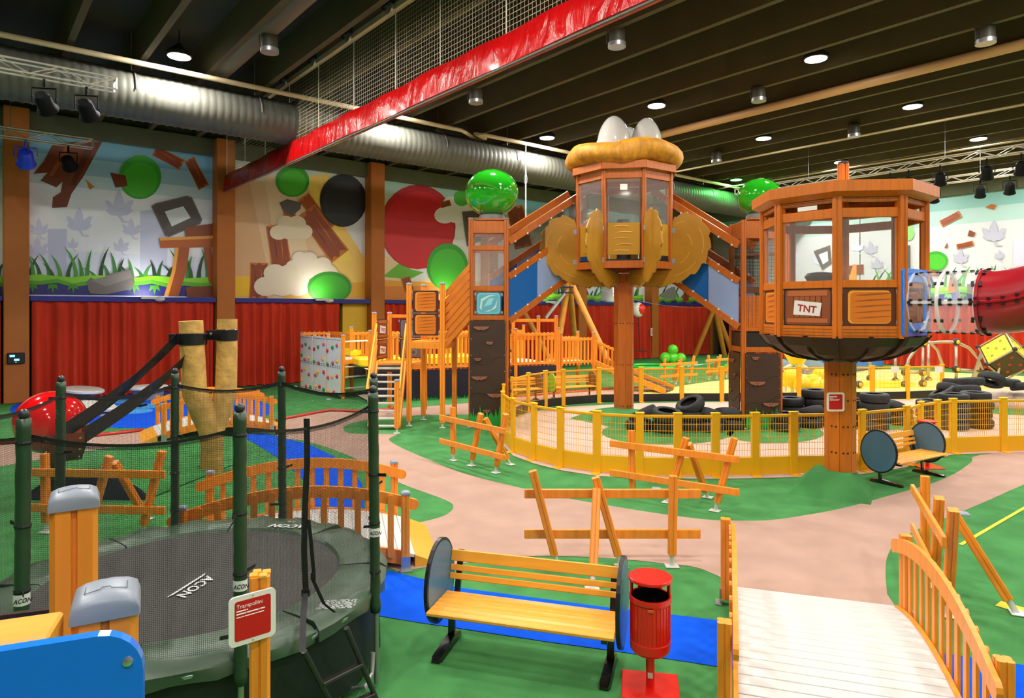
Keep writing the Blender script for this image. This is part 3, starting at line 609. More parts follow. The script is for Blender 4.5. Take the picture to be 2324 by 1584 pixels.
def truss(a, c, label, hang, step=.5, w=.3):
    t = thing('lighting_truss', label, 'truss', a, 'lighting trusses'); d = (c - a); L = d.length; d.normalize(); n = V((-d.y, d.x, 0)) * w / 2; up = V((0, 0, w * .85))
    for o in (n + up, n - up * 0, -n + up, -n): rod('chord', a + o, c + o, .025, ALU, t, 8)
    k = max(4, int(L / step)); k += k % 2
    for sgn in (1, -1):
        for i in range(k):
            z0, z1 = (V(), up) if i % 2 else (up, V())
            rod('brace', a + d * (L * i / k) + n * sgn + z0, a + d * (L * (i + 1) / k) + n * sgn + z1, .013, ALU, t, 5)
    for e in (a, c):
        rod('end_bar', e + n, e + n + up, .02, ALU, t, 6); rod('end_bar', e - n, e - n + up, .02, ALU, t, 6); rod('end_bar', e - n + up, e + n + up, .02, ALU, t, 6)
    for q in hang: rod('cable', a + d * (L * q) + up, V((*(a + d * (L * q)).xy, ZC)), .008, GALV, t, 5)
    return t
def uat(px, v): r = (px - CX) / F; Y = v / (D1[1] + D1[0] * r); return (Y - D1[1] * v) / D2[1]
def vat(px, u): r = (px - CX) / F; Y = u / (D2[1] + D2[0] * r); return (Y - D2[1] * u) / D1[1]
truss(R(-7, 17.7, 8.15), R(uat(262, 17.7), 17.7, 8.15), 'aluminium lighting truss at the upper left, the higher one', (.75,), .55)
truss(R(-7, 24.2, 8.1), R(uat(210, 24.2), 24.2, 8.1), 'aluminium lighting truss in front of the left column, the lower one', (.8,), .55)
for px, v, l in ((100, 17.7, 'dim black spotlight on the higher left truss'), (196, 17.7, 'black spotlight near the end of the higher left truss')): spot(R(uat(px, v), v, 8.12), l, R(.5, 1, -.6))
spot(R(uat(155, 24.2), 24.2, 8.07), 'black spotlight near the end of the lower left truss', R(.4, 1, -.5))
spot(R(uat(58, 24.2), 24.2, 8.07), 'blue flood light hanging from the lower left truss', R(.1, 1, -.6), mat('blue lamp housing', '#1b2c9a', .3, emit=.15), .26)
truss(R(28.3, vat(1672, 28.3), 8.55), R(28.3, -4, 8.55), 'long aluminium truss behind the octagonal cabin roof, the nearer one', (.16, .4, .62, .85), .55)
truss(R(33.0, 12.5, 8.6), R(33.0, -4, 8.6), 'long aluminium truss near the right wall, the farther one', (.2, .7), .55)
for i, px in enumerate((1788, 2020, 2062, 2134, 2240, 2318)): spot(R(28.3, vat(px, 28.3), 8.52), ['black spotlight on the near right truss left of the cabin mast', 'black spotlight on the near right truss just right of the cabin mast', 'black spotlight with cables on the near right truss', 'large black spotlight mid-way on the near right truss', 'black spotlight above the splinter mural on the near right truss', 'black spotlight on the near right truss at the picture edge'][i], R(.6, .2, -.8))
for i, px in enumerate((2120, 2225, 2292)): spot(R(33, vat(px, 33), 8.57), ['black spotlight on the far right truss, first from its end', 'black spotlight on the far right truss, second from its end', 'black spotlight on the far right truss, third from its end'][i], R(.6, .2, -.8))
b = MB(); p = onwall(1193, 345, 21.6); b.tube([R(uat(1193, 20.2), 20.2, 9.7), R(uat(1193, 20.2), 20.2, 6.8)], .03, 8); b.tube([R(uat(1193, 20.2), 20.2, 8.3) + V((.06 * math.cos(a), 0, .2 * math.sin(a))) for a in [i * .7 for i in range(10)]], .012, 5); tag(obj('hanging_rod', b, GALV, smooth=True), 'thin metal rod with a coiled cable hanging beside the left green ball', 'rod')
# ================================================================== near things
def cap_mesh(w, m):
    def mk():
        a = w / 2 * 1.1; b = MB(); rings = []
        for y, k in ((-a, .72), (-a * .86, .95), (-a * .5, 1.02), (a * .5, 1.02), (a * .86, .95), (a, .72)):
            q = a * (.9 + .1 * k); top = w * .5 * k; n = 7
            rings.append([V((-q, y, 0)), V((q, y, 0))] + [V((q * math.cos(math.pi * i / n) * (1 if 0 < i < n else 1), y, w * .14 + (top * .86 - w * .14) * math.sin(math.pi * i / n) ** .62)) for i in range(n + 1)])
        b.loft(rings); me = b.mesh('cap', 62); me.materials.append(m); return me
    return cached(('cap', w, m.name), mk)
def cap(p, w, m, parent, rz=0.0): return link('cap', cap_mesh(w, m), None, parent, Matrix.Translation(V(p)) @ Matrix.Rotation(rz, 4, 'Z'))
def foot(p, parent, h=.14, d=(0, 0, 1), w=.16):
    b = MB(); p = V(p); b.tube([p, p + V(d).normalized() * h], .03, 8); b.box(p + V((0, 0, .012)), (w, w * .8, .014), ch=.003); return obj('foot_plate', b, WPLATE, parent, smooth=30)
def screw(p, n, parent, r=.012):
    b = MB(); B = basis(n).to_3x3() @ Matrix.Rotation(math.pi / 2, 3, 'Y'); b.lathe([(r, 0), (r * .8, r * .45), (r * .3, r * .6)], p, 10, B); return obj('bolt', b, SCREWM, parent, smooth=30)
# ------------------------------------------------------------------ arched bridges
DECK = mat('white deck board', '#cdcdca', .55, var=.04, scale=5, stretch=(8, .6, 1), bump=.05)
def make_bridge(L=2.45, Wd=1.62):
    t = thing('arched_bridge', '', 'bridge'); arc = lambda x, r: r * (1 - (2 * x / L) ** 2)
    def archboard(name, z0, hgt, th, y, rise, ext=.05, rnd=True):
        n = 16; X = [(-L / 2 - ext) + (L + 2 * ext) * i / n for i in range(n + 1)]; pl = [(x, z0 + arc(x, rise)) for x in X]
        if rnd: pl += [(X[-1] + hgt / 2 * math.sin(a), z0 + arc(X[-1], rise) + hgt / 2 - hgt / 2 * math.cos(a)) for a in (.5, 1.05, 1.57, 2.1, 2.64)]
        pl += [(x, z0 + hgt + arc(x, rise)) for x in reversed(X)]
        if rnd: pl += [(X[0] - hgt / 2 * math.sin(a), z0 + arc(X[0], rise) + hgt / 2 + hgt / 2 * math.cos(a)) for a in (.5, 1.05, 1.57, 2.1, 2.64)]
        b = MB(); b.prism(pl, (0, y + th / 2, 0), (1, 0, 0), (0, 0, 1), th); return obj(name, b, WOOD, t)
    n = 26; pm = MB().box((0, 0, 0), (2 * L * .55 / n - .003, Wd - .1, .04), ch=.004).mesh('deck_board'); pm.materials.append(DECK)
    for i in range(n):
        x = -L * .55 + 2 * L * .55 * (i + .5) / n; sl = math.atan(-8 * .17 * x / L / L)
        link('deck_board', pm, None, t, Matrix.Translation((x, 0, .16 + arc(x, .17))) @ Matrix.Rotation(-sl, 4, 'Y'))
    for s in (-1, 1):
        b = MB(); x0, x1 = s * L * .55, s * (L * .55 + .32); z = .18 + arc(L * .55, .17)
        b.add([V((x0, y, zz)) for y in (-Wd / 2 + .03, Wd / 2 - .03) for zz in (0, z)] + [V((x1, y, .006)) for y in (-Wd / 2 + .03, Wd / 2 - .03)], [(1, 3, 5, 4), (0, 1, 4), (2, 5, 3), (0, 2, 3, 1), (0, 4, 5, 2)]); obj('ramp_board', b, TOPW, t)
    sm = MB().prism([(.036 * math.cos(a), .3 + .036 * math.sin(a)) for a in [math.pi * i / 6 for i in range(7)]] + [(.036 * math.cos(a), -.3 + .036 * math.sin(a)) for a in [math.pi + math.pi * i / 6 for i in range(7)]], (0, .011, 0), (1, 0, 0), (0, 0, 1), .022).mesh('slat'); sm.materials.append(WOOD)
    for s in (-1, 1):
        y = s * Wd / 2
        archboard('stringer', .03, .17, .035, y - s * .05, .17, .0, False); archboard('top_rail', .72, .135, .038, y - s * .045, .2, .1)
        for i in range(12):
            x = -L / 2 + .17 + (L - .34) * i / 11
            link('slat', sm, None, t, Matrix.Translation((x, y - s * .013, .47 + arc(x, .185))) @ Matrix.Diagonal((1, 1, 1.12, 1)))
        for e in (-1, 1):
            x = e * L / 2; q = post('post', (x, y + s * .03, .06), (x, y + s * .03, .9), .1, WOOD, t); cap((x, y + s * .03, .9), .1, GREYP, q)
            b = MB(); b.box((x, y + s * .085, .09), (.11, .012, .16)); b.box((x, y + s * .1, .008), (.15, .07, .012)); obj('foot_bracket', b, GALV, t)
    return t
def place(root, A, B, mid=True, flip=False):
    A, B = V(A), V(B); d = B - A; a = math.atan2(d.y, d.x); p = (A + B) / 2; return Matrix.Translation((p.x, p.y, 0)) @ Matrix.Rotation(a, 4, 'Z')
br = make_bridge()
BR = [((-3.87, 8.2), (-1.47, 8.82), 'orange arched footbridge with white deck behind the trampoline'), ((-8.71, 16.5), (-6.55, 17.85), 'small arched footbridge by the pond behind the slingshot'), ((2.3, 4.47), (3.06, 6.83), 'arched footbridge with white deck, nearest, at the lower right')]
for i, (A, B, l) in enumerate(BR):
    M = place(br, (*A, 0), (*B, 0))
    if i == 0: br.matrix_basis = M; br['label'] = l; br['group'] = 'arched footbridges'
    else: dup(br, M, l, 'arched footbridges')
# ------------------------------------------------------------------ crooked fences
def make_crooked():
    t = thing('crooked_fence', '', 'fence')
    for (s0, d0, s1, z1, d1) in ((.40, -.06, .10, 1.16, -.06), (1.17, -.06, .86, 1.08, -.06), (.74, -.72, .86, .97, -.17), (1.78, -.06, 1.8, 1.1, -.06)):
        a, c = V((s0, d0, 0)), V((s1, d1, z1)); d = (c - a).normalized()
        p = post('post', a + d * .15, c, .095, WOOD, t); foot(a, t, .17, d)
        for z in (.37, .86):
            q = a + d * (z / d.z)
            if d0 > -.5: screw(V((q.x, .065, z)), (0, 1, 0), t, .009)
    for z in (.37, .86): board('rail', (0, .03, z), (2.15, .03, z), .042, .11, WOOD, t)
    return t
cf = make_crooked()
CF = [((.15, 8.15), (2.25, 8.15), 'crooked orange fence with leaning posts behind the near bench and red bin'), ((3.42, 10.05), (1.66, 11.3), 'crooked orange fence in front of the middle of the yellow fence'),
      ((-.1, 12.4), (-1.5, 14.05), 'crooked orange fence in front of the brown climbing tower'), ((-4.72, 9.15), (-6.88, 9.3), 'crooked orange fence seen through the trampoline net at the left'),
      ((4.2, 6.45), (5.08, 8.45), 'crooked orange fence beside the near bridge at the right'), ((7.9, 28.6), (6.2, 27.6), 'distant crooked fence by the green balls'), ((10.2, 31.0), (8.5, 29.6), 'distant crooked fence beside the dark doors')]
for i, (A, B, l) in enumerate(CF):
    A, B = V((*A, 0)), V((*B, 0)); d = B - A; M = Matrix.Translation(A) @ Matrix.Rotation(math.atan2(d.y, d.x), 4, 'Z')
    if i == 0: cf.matrix_basis = M; cf['label'] = l; cf['group'] = 'crooked play fences'
    else: dup(cf, M, l, 'crooked play fences')
# ------------------------------------------------------------------ benches with round end plates
BLUEP = mat('slate blue plate', '#4f7896', .3); DARKP = mat('dark plate edge', '#1b1e22', .35)
def make_bench():
    t = thing('park_bench', '', 'bench')
    for x in (-.7, .7):
        b = MB(); pts = [V((x, .0, .03)), V((x, 0, .2)), V((x, .02, .38))]; b.bar((x, -.02, .04), (x, .0, .4), .06, .03, (0, 1, 0))
        rg = []
        for y, w_, h_ in ((-.42, .035, .025), (-.38, .05, .04), (-.05, .045, .075), (.1, .045, .06), (.16, .03, .03)): rg.append([V((x - w_, y, 0)), V((x + w_, y, 0)), V((x + w_ * .8, y, h_)), V((x - w_ * .8, y, h_))])
        b.loft(rg); b.bar((x, -.4, .385), (x, .14, .375), .05, .035); obj('leg', b, BLACKG, t, smooth=30)
        b = MB(); b.bar((x, .12, .38), (x, .24, .78), .05, .03, (0, 1, 0)); obj('back_support', b, BLACKG, t)
    for i in range(6):
        y = -.39 + .084 * i; board('seat_slat', (-.78, y, .425), (.78, y, .425), .078, .035, TOPW, t, ch=.01)
    for (y, z, hh) in ((.185, .55, .05), (.205, .625, .05), (.225, .735, .1)): board('back_slat', (-.78, y - .03, z), (.78, y - .03, z), .03, hh + .005, TOPW, t, up=(0, .25, 1), ch=.01)
    return t
bench = make_bench()
def end_plate(parent, x, face, rimm, y0=-.05, z0=.57, ry=.335, rz=.37):
    pl = [(y0 + ry * math.cos(a), z0 + rz * math.sin(a) * (1.0 if math.sin(a) < 0 else 1.08)) for a in [6.2832 * i / 36 for i in range(36)]]
    b = MB(); b.prism(pl, (x - .016, 0, 0), (0, 1, 0), (0, 0, 1), .032); o = obj('end_plate', b, rimm, parent)
    b = MB(); b.prism([(y0 + (y - y0) * .93, z0 + (z - z0) * .93) for y, z in pl], (x - .019, 0, 0), (0, 1, 0), (0, 0, 1), .038); obj('plate_face', b, face, o)
for x in (-.80, .80): end_plate(bench, x, BLUEP, DARKP)
b = MB(); b.box((.7, -.036, .27), (.045, .004, .1)); obj('label_plate', b, mat('label plate', '#9a9484', .4), bench)
def benchM(F0, F1):
    F0, F1 = V((*F0, 0)), V((*F1, 0)); d = (F1 - F0).normalized(); n = V((-d.y, d.x, 0)); p = (F0 + F1) / 2 + n * .42
    return Matrix.Translation(p) @ Matrix.Rotation(math.atan2(d.y, d.x), 4, 'Z')
BM2 = benchM((6.78, 11.66), (8.06, 12.43))
dup(bench, BM2, 'slatted bench with blue end plates beside the cabin pole', 'slatted benches')
bench.matrix_basis = benchM((-.73, 5.89), (.80, 5.44)) @ Matrix.Diagonal((1.06, 1, 1, 1)); bench['label'] = 'large slatted wooden bench with blue-grey end plates in the foreground'; bench['group'] = 'slatted benches'
# ------------------------------------------------------------------ red litter bins
def make_bin():
    t = thing('litter_bin', '', 'litter bin')
    b = MB(); b.box((0, 0, .012), (.46, .42, .02), ch=.004); obj('base_plate', b, RED, t)
    b = MB(); b.tube([(0, .0, .02), (0, 0, .34)], .036, 14); obj('pole', b, RED, t, smooth=True)
    prof = [(.145, .31), (.162, .33), (.165, .36), (.165, .40), (.158, .405), (.158, .72), (.170, .725), (.170, .765), (.155, .765), (.15, .5), (.13, .45)]
    b = MB(); b.lathe(prof, n=40); obj('body', b, RED, t, smooth=30)
    for i in range(24):
        a = 6.2832 * i / 24; x, y = .16 * math.cos(a), .16 * math.sin(a)
        b = None
    b = MB()
    for i in range(30):
        a = 6.2832 * i / 30; b.tube([(.159 * math.cos(a), .159 * math.sin(a), .42), (.159 * math.cos(a), .159 * math.sin(a), .71)], .005, 5)
    o = obj('ribs', b, RED, t); o['kind'] = 'stuff'
    b = MB(); b.lathe([(.149, .46), (.02, .46)], n=24); b.lathe([(.149, .46), (.149, .76)], n=24, cap=False); obj('liner', b, BLACK, t, smooth=30)
    for a in (.25, 2.9, 1.57): b = MB(); c, s = math.cos(a), math.sin(a); b.box((.155 * c, .155 * s, .83), (.012, .06 if a != 1.57 else .2, .14), Matrix.Rotation(a, 3, 'Z')); obj('lid_bracket', b, RED, t)
    b = MB(); b.lathe([(.17, .89), (.178, .895), (.178, .915), (.172, .92), (.02, .922)], n=36); obj('lid', b, RED, t, smooth=30)
    b = MB(); b.box((0, -.17, .70), (.05, .008, .025), ch=.002); obj('lock_plate', b, mat('orange plate', '#e05a20', .4), t)
    b = MB(); b.box((0, -.038, .12), (.04, .004, .045)); obj('sticker', b, WPLATE, t)
    return t
bn = make_bin(); dup(bn, Matrix.Translation((8.22, 13.25, 0)), 'red round litter bin behind the bench at the cabin pole', 'red litter bins')
bn.matrix_basis = Matrix.Translation((1.135, 5.5, 0)) @ Matrix.Rotation(-.18, 4, 'Z'); bn['label'] = 'red round litter bin with lid on a square base beside the near bench'; bn['group'] = 'red litter bins'
# ------------------------------------------------------------------ trampoline
PAD = mat('dark green padding', '#3f5340', .42, var=.14, scale=3, bump=.35, bscale=7)
MATM = mat('trampoline bed', '#3b3836', .75, var=.06, scale=30)
SLEEVE = mat('dark green sleeve', '#27402a', .4, var=.15, scale=4, bump=.4, bscale=12)
SKIRT = mat('black green skirt', '#0f1a12', .6)
TNET = net_mat('trampoline net', '#1a1f1c', .012, .13, .10)
WHITEP = mat('white print', '#dcdcdc', .5)
TC = V((-2.75, 5.8, 0)); TZ = .8; TR = 1.63
t = tramp = thing('trampoline', 'round dark green trampoline with safety net and ladder', 'trampoline', TC)
def tp(a, r, z): return V((TC.x + r * math.cos(math.radians(a)), TC.y + r * math.sin(math.radians(a)), z))
rn = random.Random(4)
for i in range(8):                                # eight pad segments
    rows = []; a0 = 10 + 45 * i
    for k in range(10):
        a = a0 + .3 + 44.4 * k / 9; e = .02 * math.sin(k * 1.9 + i); s = 1 - .35 * ((k - 4.5) / 4.5) ** 8
        rows.append([tp(a, r, z) for r, z in ((1.2, TZ - .01), (1.22, TZ + .018 * s), (1.42, TZ + .03 * s + e * .3), (1.58, TZ + .02 * s + e), (1.64 + e * .4, TZ - .03), (1.63 + e, TZ - .10 - abs(e)), (1.6, TZ - .1), (1.6, TZ - .02))])
    b = MB(); b.loft(rows); obj('pad', b, PAD, t, smooth=50)
b = MB(); b.lathe([(.01, TZ - .022), (.8, TZ - .02), (1.24, TZ - .008), (1.24, TZ - .02), (.01, TZ - .03)], (TC.x, TC.y, 0), 64); bed = obj('bed', b, MATM, t, smooth=30)
b = MB(); b.tube([tp(a, 1.6, TZ - .06) for a in range(0, 361, 6)], .03, 8, False); obj('frame_ring', b, GALV, t, smooth=True)
n = 72; b = MB(); b.loft([[tp(360 * i / n, 1.57 + .02 * math.sin(i * 1.3) * (z < .5), z) for i in range(n)] for z in (TZ - .06, .5, .12)], False); obj('skirt', b, SKIRT, t, smooth='all')
ANG = {'A': 160, 'C': 122, 'D': 83, 'E': 33, 'F': -10, 'G': -55, 'B': -101, 'N': -150}
for k, a in ANG.items():
    r = 1.66; o = tp(a, r, 0); lean = tp(a, r - .03, 0) - o
    q = obj('pole', MB().tube([o + V((0, 0, .03)), o + V((0, 0, .85))], .021, 10), mat('steel green', '#8b9b88', .3, metal=.6), t, smooth=True)
    b = MB(); zz = [.62 + .06 * i for i in range(31)]; b.tube([o + lean * (z / 2.4) + V((.0015 * math.sin(z * 30), .0015 * math.cos(z * 23), z)) for z in zz], [.042 + .004 * math.sin(z * 40) * (1 if z < .95 else .1) for z in zz], 12); sl = obj('foam_sleeve', b, SLEEVE, t, smooth='all')
    top = o + lean; b = MB(); b.lathe([(.04, 2.3), (.042, 2.38), (.03, 2.41), (.018, 2.42)], (top.x, top.y, 0), 12); b.ball(top + V((0, 0, 2.447)), .034, 14); obj('ball_cap', b, mat('dark grey cap', '#2a2f35', .35), sl, smooth='all')
    for z in (.95, 1.35, 1.75, 2.27):
        b = MB(); c = o + lean * (z / 2.4); b.lathe([(.044, z - .012), (.048, z), (.044, z + .012)], (c.x, c.y, 0), 12)
        dd = V((math.cos(z * 9 + a), math.sin(z * 9 + a), 0)); b.bar(c + dd * .04 + V((0, 0, z)), c + dd * .13 + V((0, 0, z + .01)), .006, .025); obj('strap', b, BLACK, sl)
    if k in 'BGF':
        c = o + lean * .5; z = 1.3 if k == 'B' else 1.28
        b = MB(); b.lathe([(.0455, z - .035), (.0455, z + .035)], (c.x, c.y, 0), 16, cap=False); lb = obj('brand_band', b, WHITEP, sl, smooth='all')
        dv = (V((0, 0, 0)) - V((c.x, c.y, 0))).normalized(); ux = V((-dv.y, dv.x, 0))
        text('lettering', 'ACON', .04, frame(c + dv * .049 + V((0, 0, z - .014)) - ux * .045, ux, (0, 0, 1)), BLACK, lb, shear=.3, depth=.0005, bold=.02, xs=.8)
order = [160, 122, 83, 33, -10, -55, -101, -150, -200]
def netring(a0, a1, rr):
    rows = []; n = 14
    for i in range(n + 1):
        s = i / n; a = a0 + (a1 - a0) * s; sag = .085 * (1 - (2 * s - 1) ** 2); p0, p1 = tp(a0, 1.6, 0), tp(a1, 1.6, 0); p = p0.lerp(p1, s) * .8 + tp(a, 1.6, 0) * .2
        rows.append([V((p.x, p.y, z)) for z in (TZ + .02, 1.3, 1.8, 2.3 - sag)])
    return rows
for i in range(8):
    rows = netring(order[i], order[i + 1], 1.6); b = MB(); b.loft(rows, False, closed=False)
    L = 0
    for r_i, r in enumerate(rows):
        if r_i: L += (r[0] - rows[r_i - 1][0]).length
        for q in range(4): b.uv[r_i * 4 + q] = (L, r[q].z)
    obj('net_panel', b, TNET, t)
    b = MB(); b.loft([[r[3] + V((0, 0, .02)), r[3] - V((0, 0, .02))] for r in rows], False, closed=False); obj('net_top_band', b, BLACK, t)
# the entry: straps, rolled edge, ladder
q0, q1 = tp(-32, 1.56, 0), tp(-33, 1.56, 0)
def ribbon(name, pts, w, m, parent):
    b = MB(); pts = [V(p) for p in pts]; b.loft([[p + V((w / 2, 0, 0)), p - V((w / 2, 0, 0))] for p in pts], False, closed=False); return obj(name, b, m, parent)
Y0 = 4.95
ribbon('entry_strap', [at(696, 950, Y0), at(697, 1050, Y0), at(692, 1150, Y0), at(690, 1250, Y0), at(694, 1340, Y0), at(688, 1400, Y0 - .2), at(686, 1480, Y0 - .4)], .045, BLACK, t)
ribbon('entry_strap', [at(700, 1180, Y0), at(706, 1230, Y0), at(712, 1300, Y0), at(712, 1320, Y0), at(735, 1370, Y0), at(760, 1390, Y0), at(800, 1388, Y0)], .028, BLACK, t)
b = MB(); b.box(at(711, 1308, Y0 - .01), (.035, .01, .05)); obj('buckle', b, BLACK, t)
b = MB(); b.box(at(694, 1345, Y0 - .01), (.06, .02, .05)); obj('buckle', b, BLACK, t)
LAD = mat('ladder paint', '#3b3836', .35, metal=.4)
la0, la1 = g(775, 1640), g(862, 1605); lt0, lt1 = at(690, 1478, 4.62), at(786, 1425, 4.9)
for a, c in ((la0, lt0), (la1, lt1)): rod('ladder_rail', a, c, .02, LAD, t, 10)
for f in (.18, .56): board('ladder_rung', la0.lerp(lt0, f) + V((0, 0, 0)), la1.lerp(lt1, f), .055, .03, LAD, t)
b = MB(); b.tube([g(760, 1600) + V((0, .1, .05)), at(830, 1560, 5.2), at(843, 1530, 5.4), at(846, 1480, 5.45)], .022, 10); obj('leg_tube', b, GALV, t, smooth=True)
for a in (25, 70, 118, 205, 300, 345):
    b = MB(); b.tube([tp(a - 8, 1.48, TZ - .08), tp(a - 8, 1.48, .05), tp(a + 8, 1.48, .05), tp(a + 8, 1.48, TZ - .08)], .022, 8); obj('leg_tube', b, GALV, t, smooth=True)
# printed names on bed and pads
p0, p1 = g(412, 1337, TZ), g(466, 1303, TZ); ux = (p0 - p1).normalized()
text('lettering', 'ACON', .14, frame(p1 + V((0, 0, -.012)) + V((ux.y, -ux.x, 0)) * -.02, ux, V((-ux.y, ux.x, 0))), WHITEP, bed, align='LEFT', shear=.3, bold=.02)
ptext = g(700, 1200, TZ) + V((0, 0, .036)); text('lettering', 'ACON', .13, frame(ptext, (-1, .12, 0), (-.12, -1, 0)), WHITEP, t, shear=.3, bold=.03)
us = frame(p1 + V((0, 0, -.0115)), ux, V((-ux.y, ux.x, 0))); b = MB(); b.add([us @ V(p) for p in ((-.06, -.035, 0), (.46, -.035, 0), (.4, -.012, 0), (.0, -.012, 0))], [(0, 1, 2, 3)]); obj('underline', b, WHITEP, bed)
text('lettering', '3.0', .07, frame(g(672, 1190, TZ) + V((0, 0, .036)), (-1, .12, 0), (-.12, -1, 0)), WHITEP, t)
ptext = g(205, 1262, TZ) + V((0, 0, .03)); text('lettering', 'ACON', .1, frame(ptext, (-.8, -.5, 0), (.5, -.8, 0)), WHITEP, t, shear=.3)
b = MB(); rn = random.Random(9)
for j in range(9):
    x = 0
    while x < .26:
        w_ = rn.uniform(.01, .04); p = g(735, 1372, TZ) + V((x, .12 * x - .018 * j, .03)); b.box(p, (w_, .006, .001)); x += w_ + .008
obj('warning_print', b, WHITEP, t)['kind'] = 'stuff'
# ------------------------------------------------------------------ sign post beside the trampoline
SIGNR = mat('red sign print', '#c90714', .4); SIGNW = mat('white sign board', '#e9e6de', .4); SIGNT = mat('white lettering', '#ffffff', .5)
def sign_board(parent, c, ang, size, lines, r=.022):
    ux = V((math.cos(ang), math.sin(ang), 0)); uz = V((0, 0, 1)); n = ux.cross(uz)
    b = MB(); b.prism(rounded(size, size * 1.06, r * 1.3), c, ux, uz, .012); o = obj('sign_board', b, SIGNW, parent)
    b = MB(); b.prism(rounded(size * .77, size * .85, r * .6), c + n * .0125, ux, uz, .001); f = obj('red_field', b, SIGNR, o)
    for (s, sz, x, z, xs) in lines:
        if isinstance(s, tuple):                      # small print too blurred to read: one short stroke per word
            b = MB(); q = x * size
            for w_ in s: b.prism([(q, 0), (q + w_ * size, 0), (q + w_ * size, sz), (q, sz)], c + n * .0136 + uz * z * size, ux, uz, .0004); q += w_ * size + .012 * size
            obj('small_print', b, SIGNT, f)['kind'] = 'stuff'; continue
        text('lettering', s, sz, frame(c + n * .0145 + ux * x * size + uz * z * size, ux, uz), SIGNT, f, depth=.0003, xs=xs)
    for z in (.48, -.48): screw(c + n * .012 + uz * z * size, n, o, .006)
    return o
t = thing('sign_post', 'orange post with red rules sign reading Trampoliini beside the trampoline', 'sign', (-1.446, 3.78, 0))
q = post('post', (-1.43, 3.80, 0), (-1.43, 3.80, 1.60), .108, WOOD, t, rz=.3)
b = MB()
for dx in (-.027, .027):
    for dy in (-.027, .027): b.box((-1.43 + dx, 3.80 + dy, 1.605), (.046, .046, .02), Matrix.Rotation(.3, 3, 'Z'), ch=.006)
obj('post_top', b, TOPW, t)
sign_board(t, V((-1.437, 3.705, 1.405)), .70, .255, [('Trampoliini', .031, -.35, .27, 1), ((.2, .03), .007, -.35, .2, 1), ((.21, .24, .02, .1), .007, -.35, .14, 1), ((.09, .06, .21, .19), .005, -.35, .075, 1)])
# ------------------------------------------------------------------ railing of the near platform
BLUEG = mat('blue gloss panel', '#0f7cf2', .22, coat=.4); BROWNP = mat('dark brown panel', '#3a2418', .3)
t = thing('platform_railing', 'near platform railing with orange posts, grey caps and blue panel, lower left corner', 'railing', (-.8, 1.1, 0))
q1 = post('post', (-1.0, 1.53, 0), (-1.0, 1.53, 2.655), .092, WOOD, t, rz=.57); c1 = cap((-1.0, 1.53, 2.655), .09, GREYP, q1, .57)
q2 = post('post', (-.672, 1.11, 0), (-.672, 1.11, 2.605), .092, WOOD, t, rz=.5); c2 = cap((-.672, 1.11, 2.605), .09, GREYP, q2, .5)
for c_, M_ in ((c1, (-1.0, 1.53, 2.655, .57)), (c2, (-.672, 1.11, 2.605, .5))):
    b = MB(); Mx = Matrix.Rotation(M_[3], 3, 'Z')
    for ln in ([(-.03, .012, .0375), (-.03, -.02, .0375), (-.008, -.02, .0415), (-.006, -.012, .0415), (.006, -.012, .0415), (.008, -.02, .0415), (.03, -.02, .0375), (.03, .012, .0375)],):
        b.tube([Mx @ V(p) + V(M_[:3]) for p in ln], .0008, 4)
    obj('groove_line', b, mat('grey groove', '#6e747d', .6), c_)
def inplane(px, py, A, B):                        # point of the vertical plane through A, B seen there
    d = V(((px - CX) / F, 1.0, (HY - py) / F)); n = V((-(B - A).y, (B - A).x, 0)); s = n.dot(V((A.x, A.y, 0))) / n.dot(V((d.x, d.y, 0))); return V((0, 0, H)) + d * s
A, B = V((-.515, .935, 0)), V((-1.45, .56, 0)); ux = (A - B).normalized()
top = inplane(300, 1432, A, B).z; L = (A - B).length
pl = [(-L, top - 1.6), (0, top - 1.6)] + [(-.055 + .055 * math.cos(a), top - .055 + .055 * math.sin(a)) for a in [math.pi / 2 * i / 6 for i in range(7)]] + [(-L, top)]
b = MB(); nrm = V((ux.y, -ux.x, 0)); b.prism(pl, A - nrm * .019, ux, (0, 0, 1), .019); pn = obj('blue_panel', b, BLUEG, t)
screw(inplane(290, 1501, A, B), nrm, pn, .0075)
board('beam', V((-.70, 1.03, 2.565)), V((-1.6, .67, 2.565)), .09, .11, TOPW, t, ch=.004)
A2, B2 = V((-1.03, 1.56, 0)), V((-1.9, 1.28, 0)); ux = (A2 - B2).normalized(); z1 = inplane(100, 1380, A2, B2).z
b = MB(); b.prism([(-.9, z1 - .7), (0, z1 - .7), (0, z1), (-.9, z1)], A2, ux, (0, 0, 1), .014); pb = obj('brown_panel', b, BROWNP, t)
b = MB(); nn = V((ux.y, -ux.x, 0)); b.prism([(-.9, z1 - .6), (-.12, z1 - .6), (-.1, z1 - .085), (-.14, z1 - .07), (-.9, z1 - .07)], A2 + nn * .0145, ux, (0, 0, 1), .001); obj('plank_print', b, mat('orange brown print', '#a8501c', .4), pb)
for px, py in ((65, 1427), (97, 1418), (137, 1415)): screw(inplane(px, py, A2, B2) + nn * .012, nn, pb, .012)
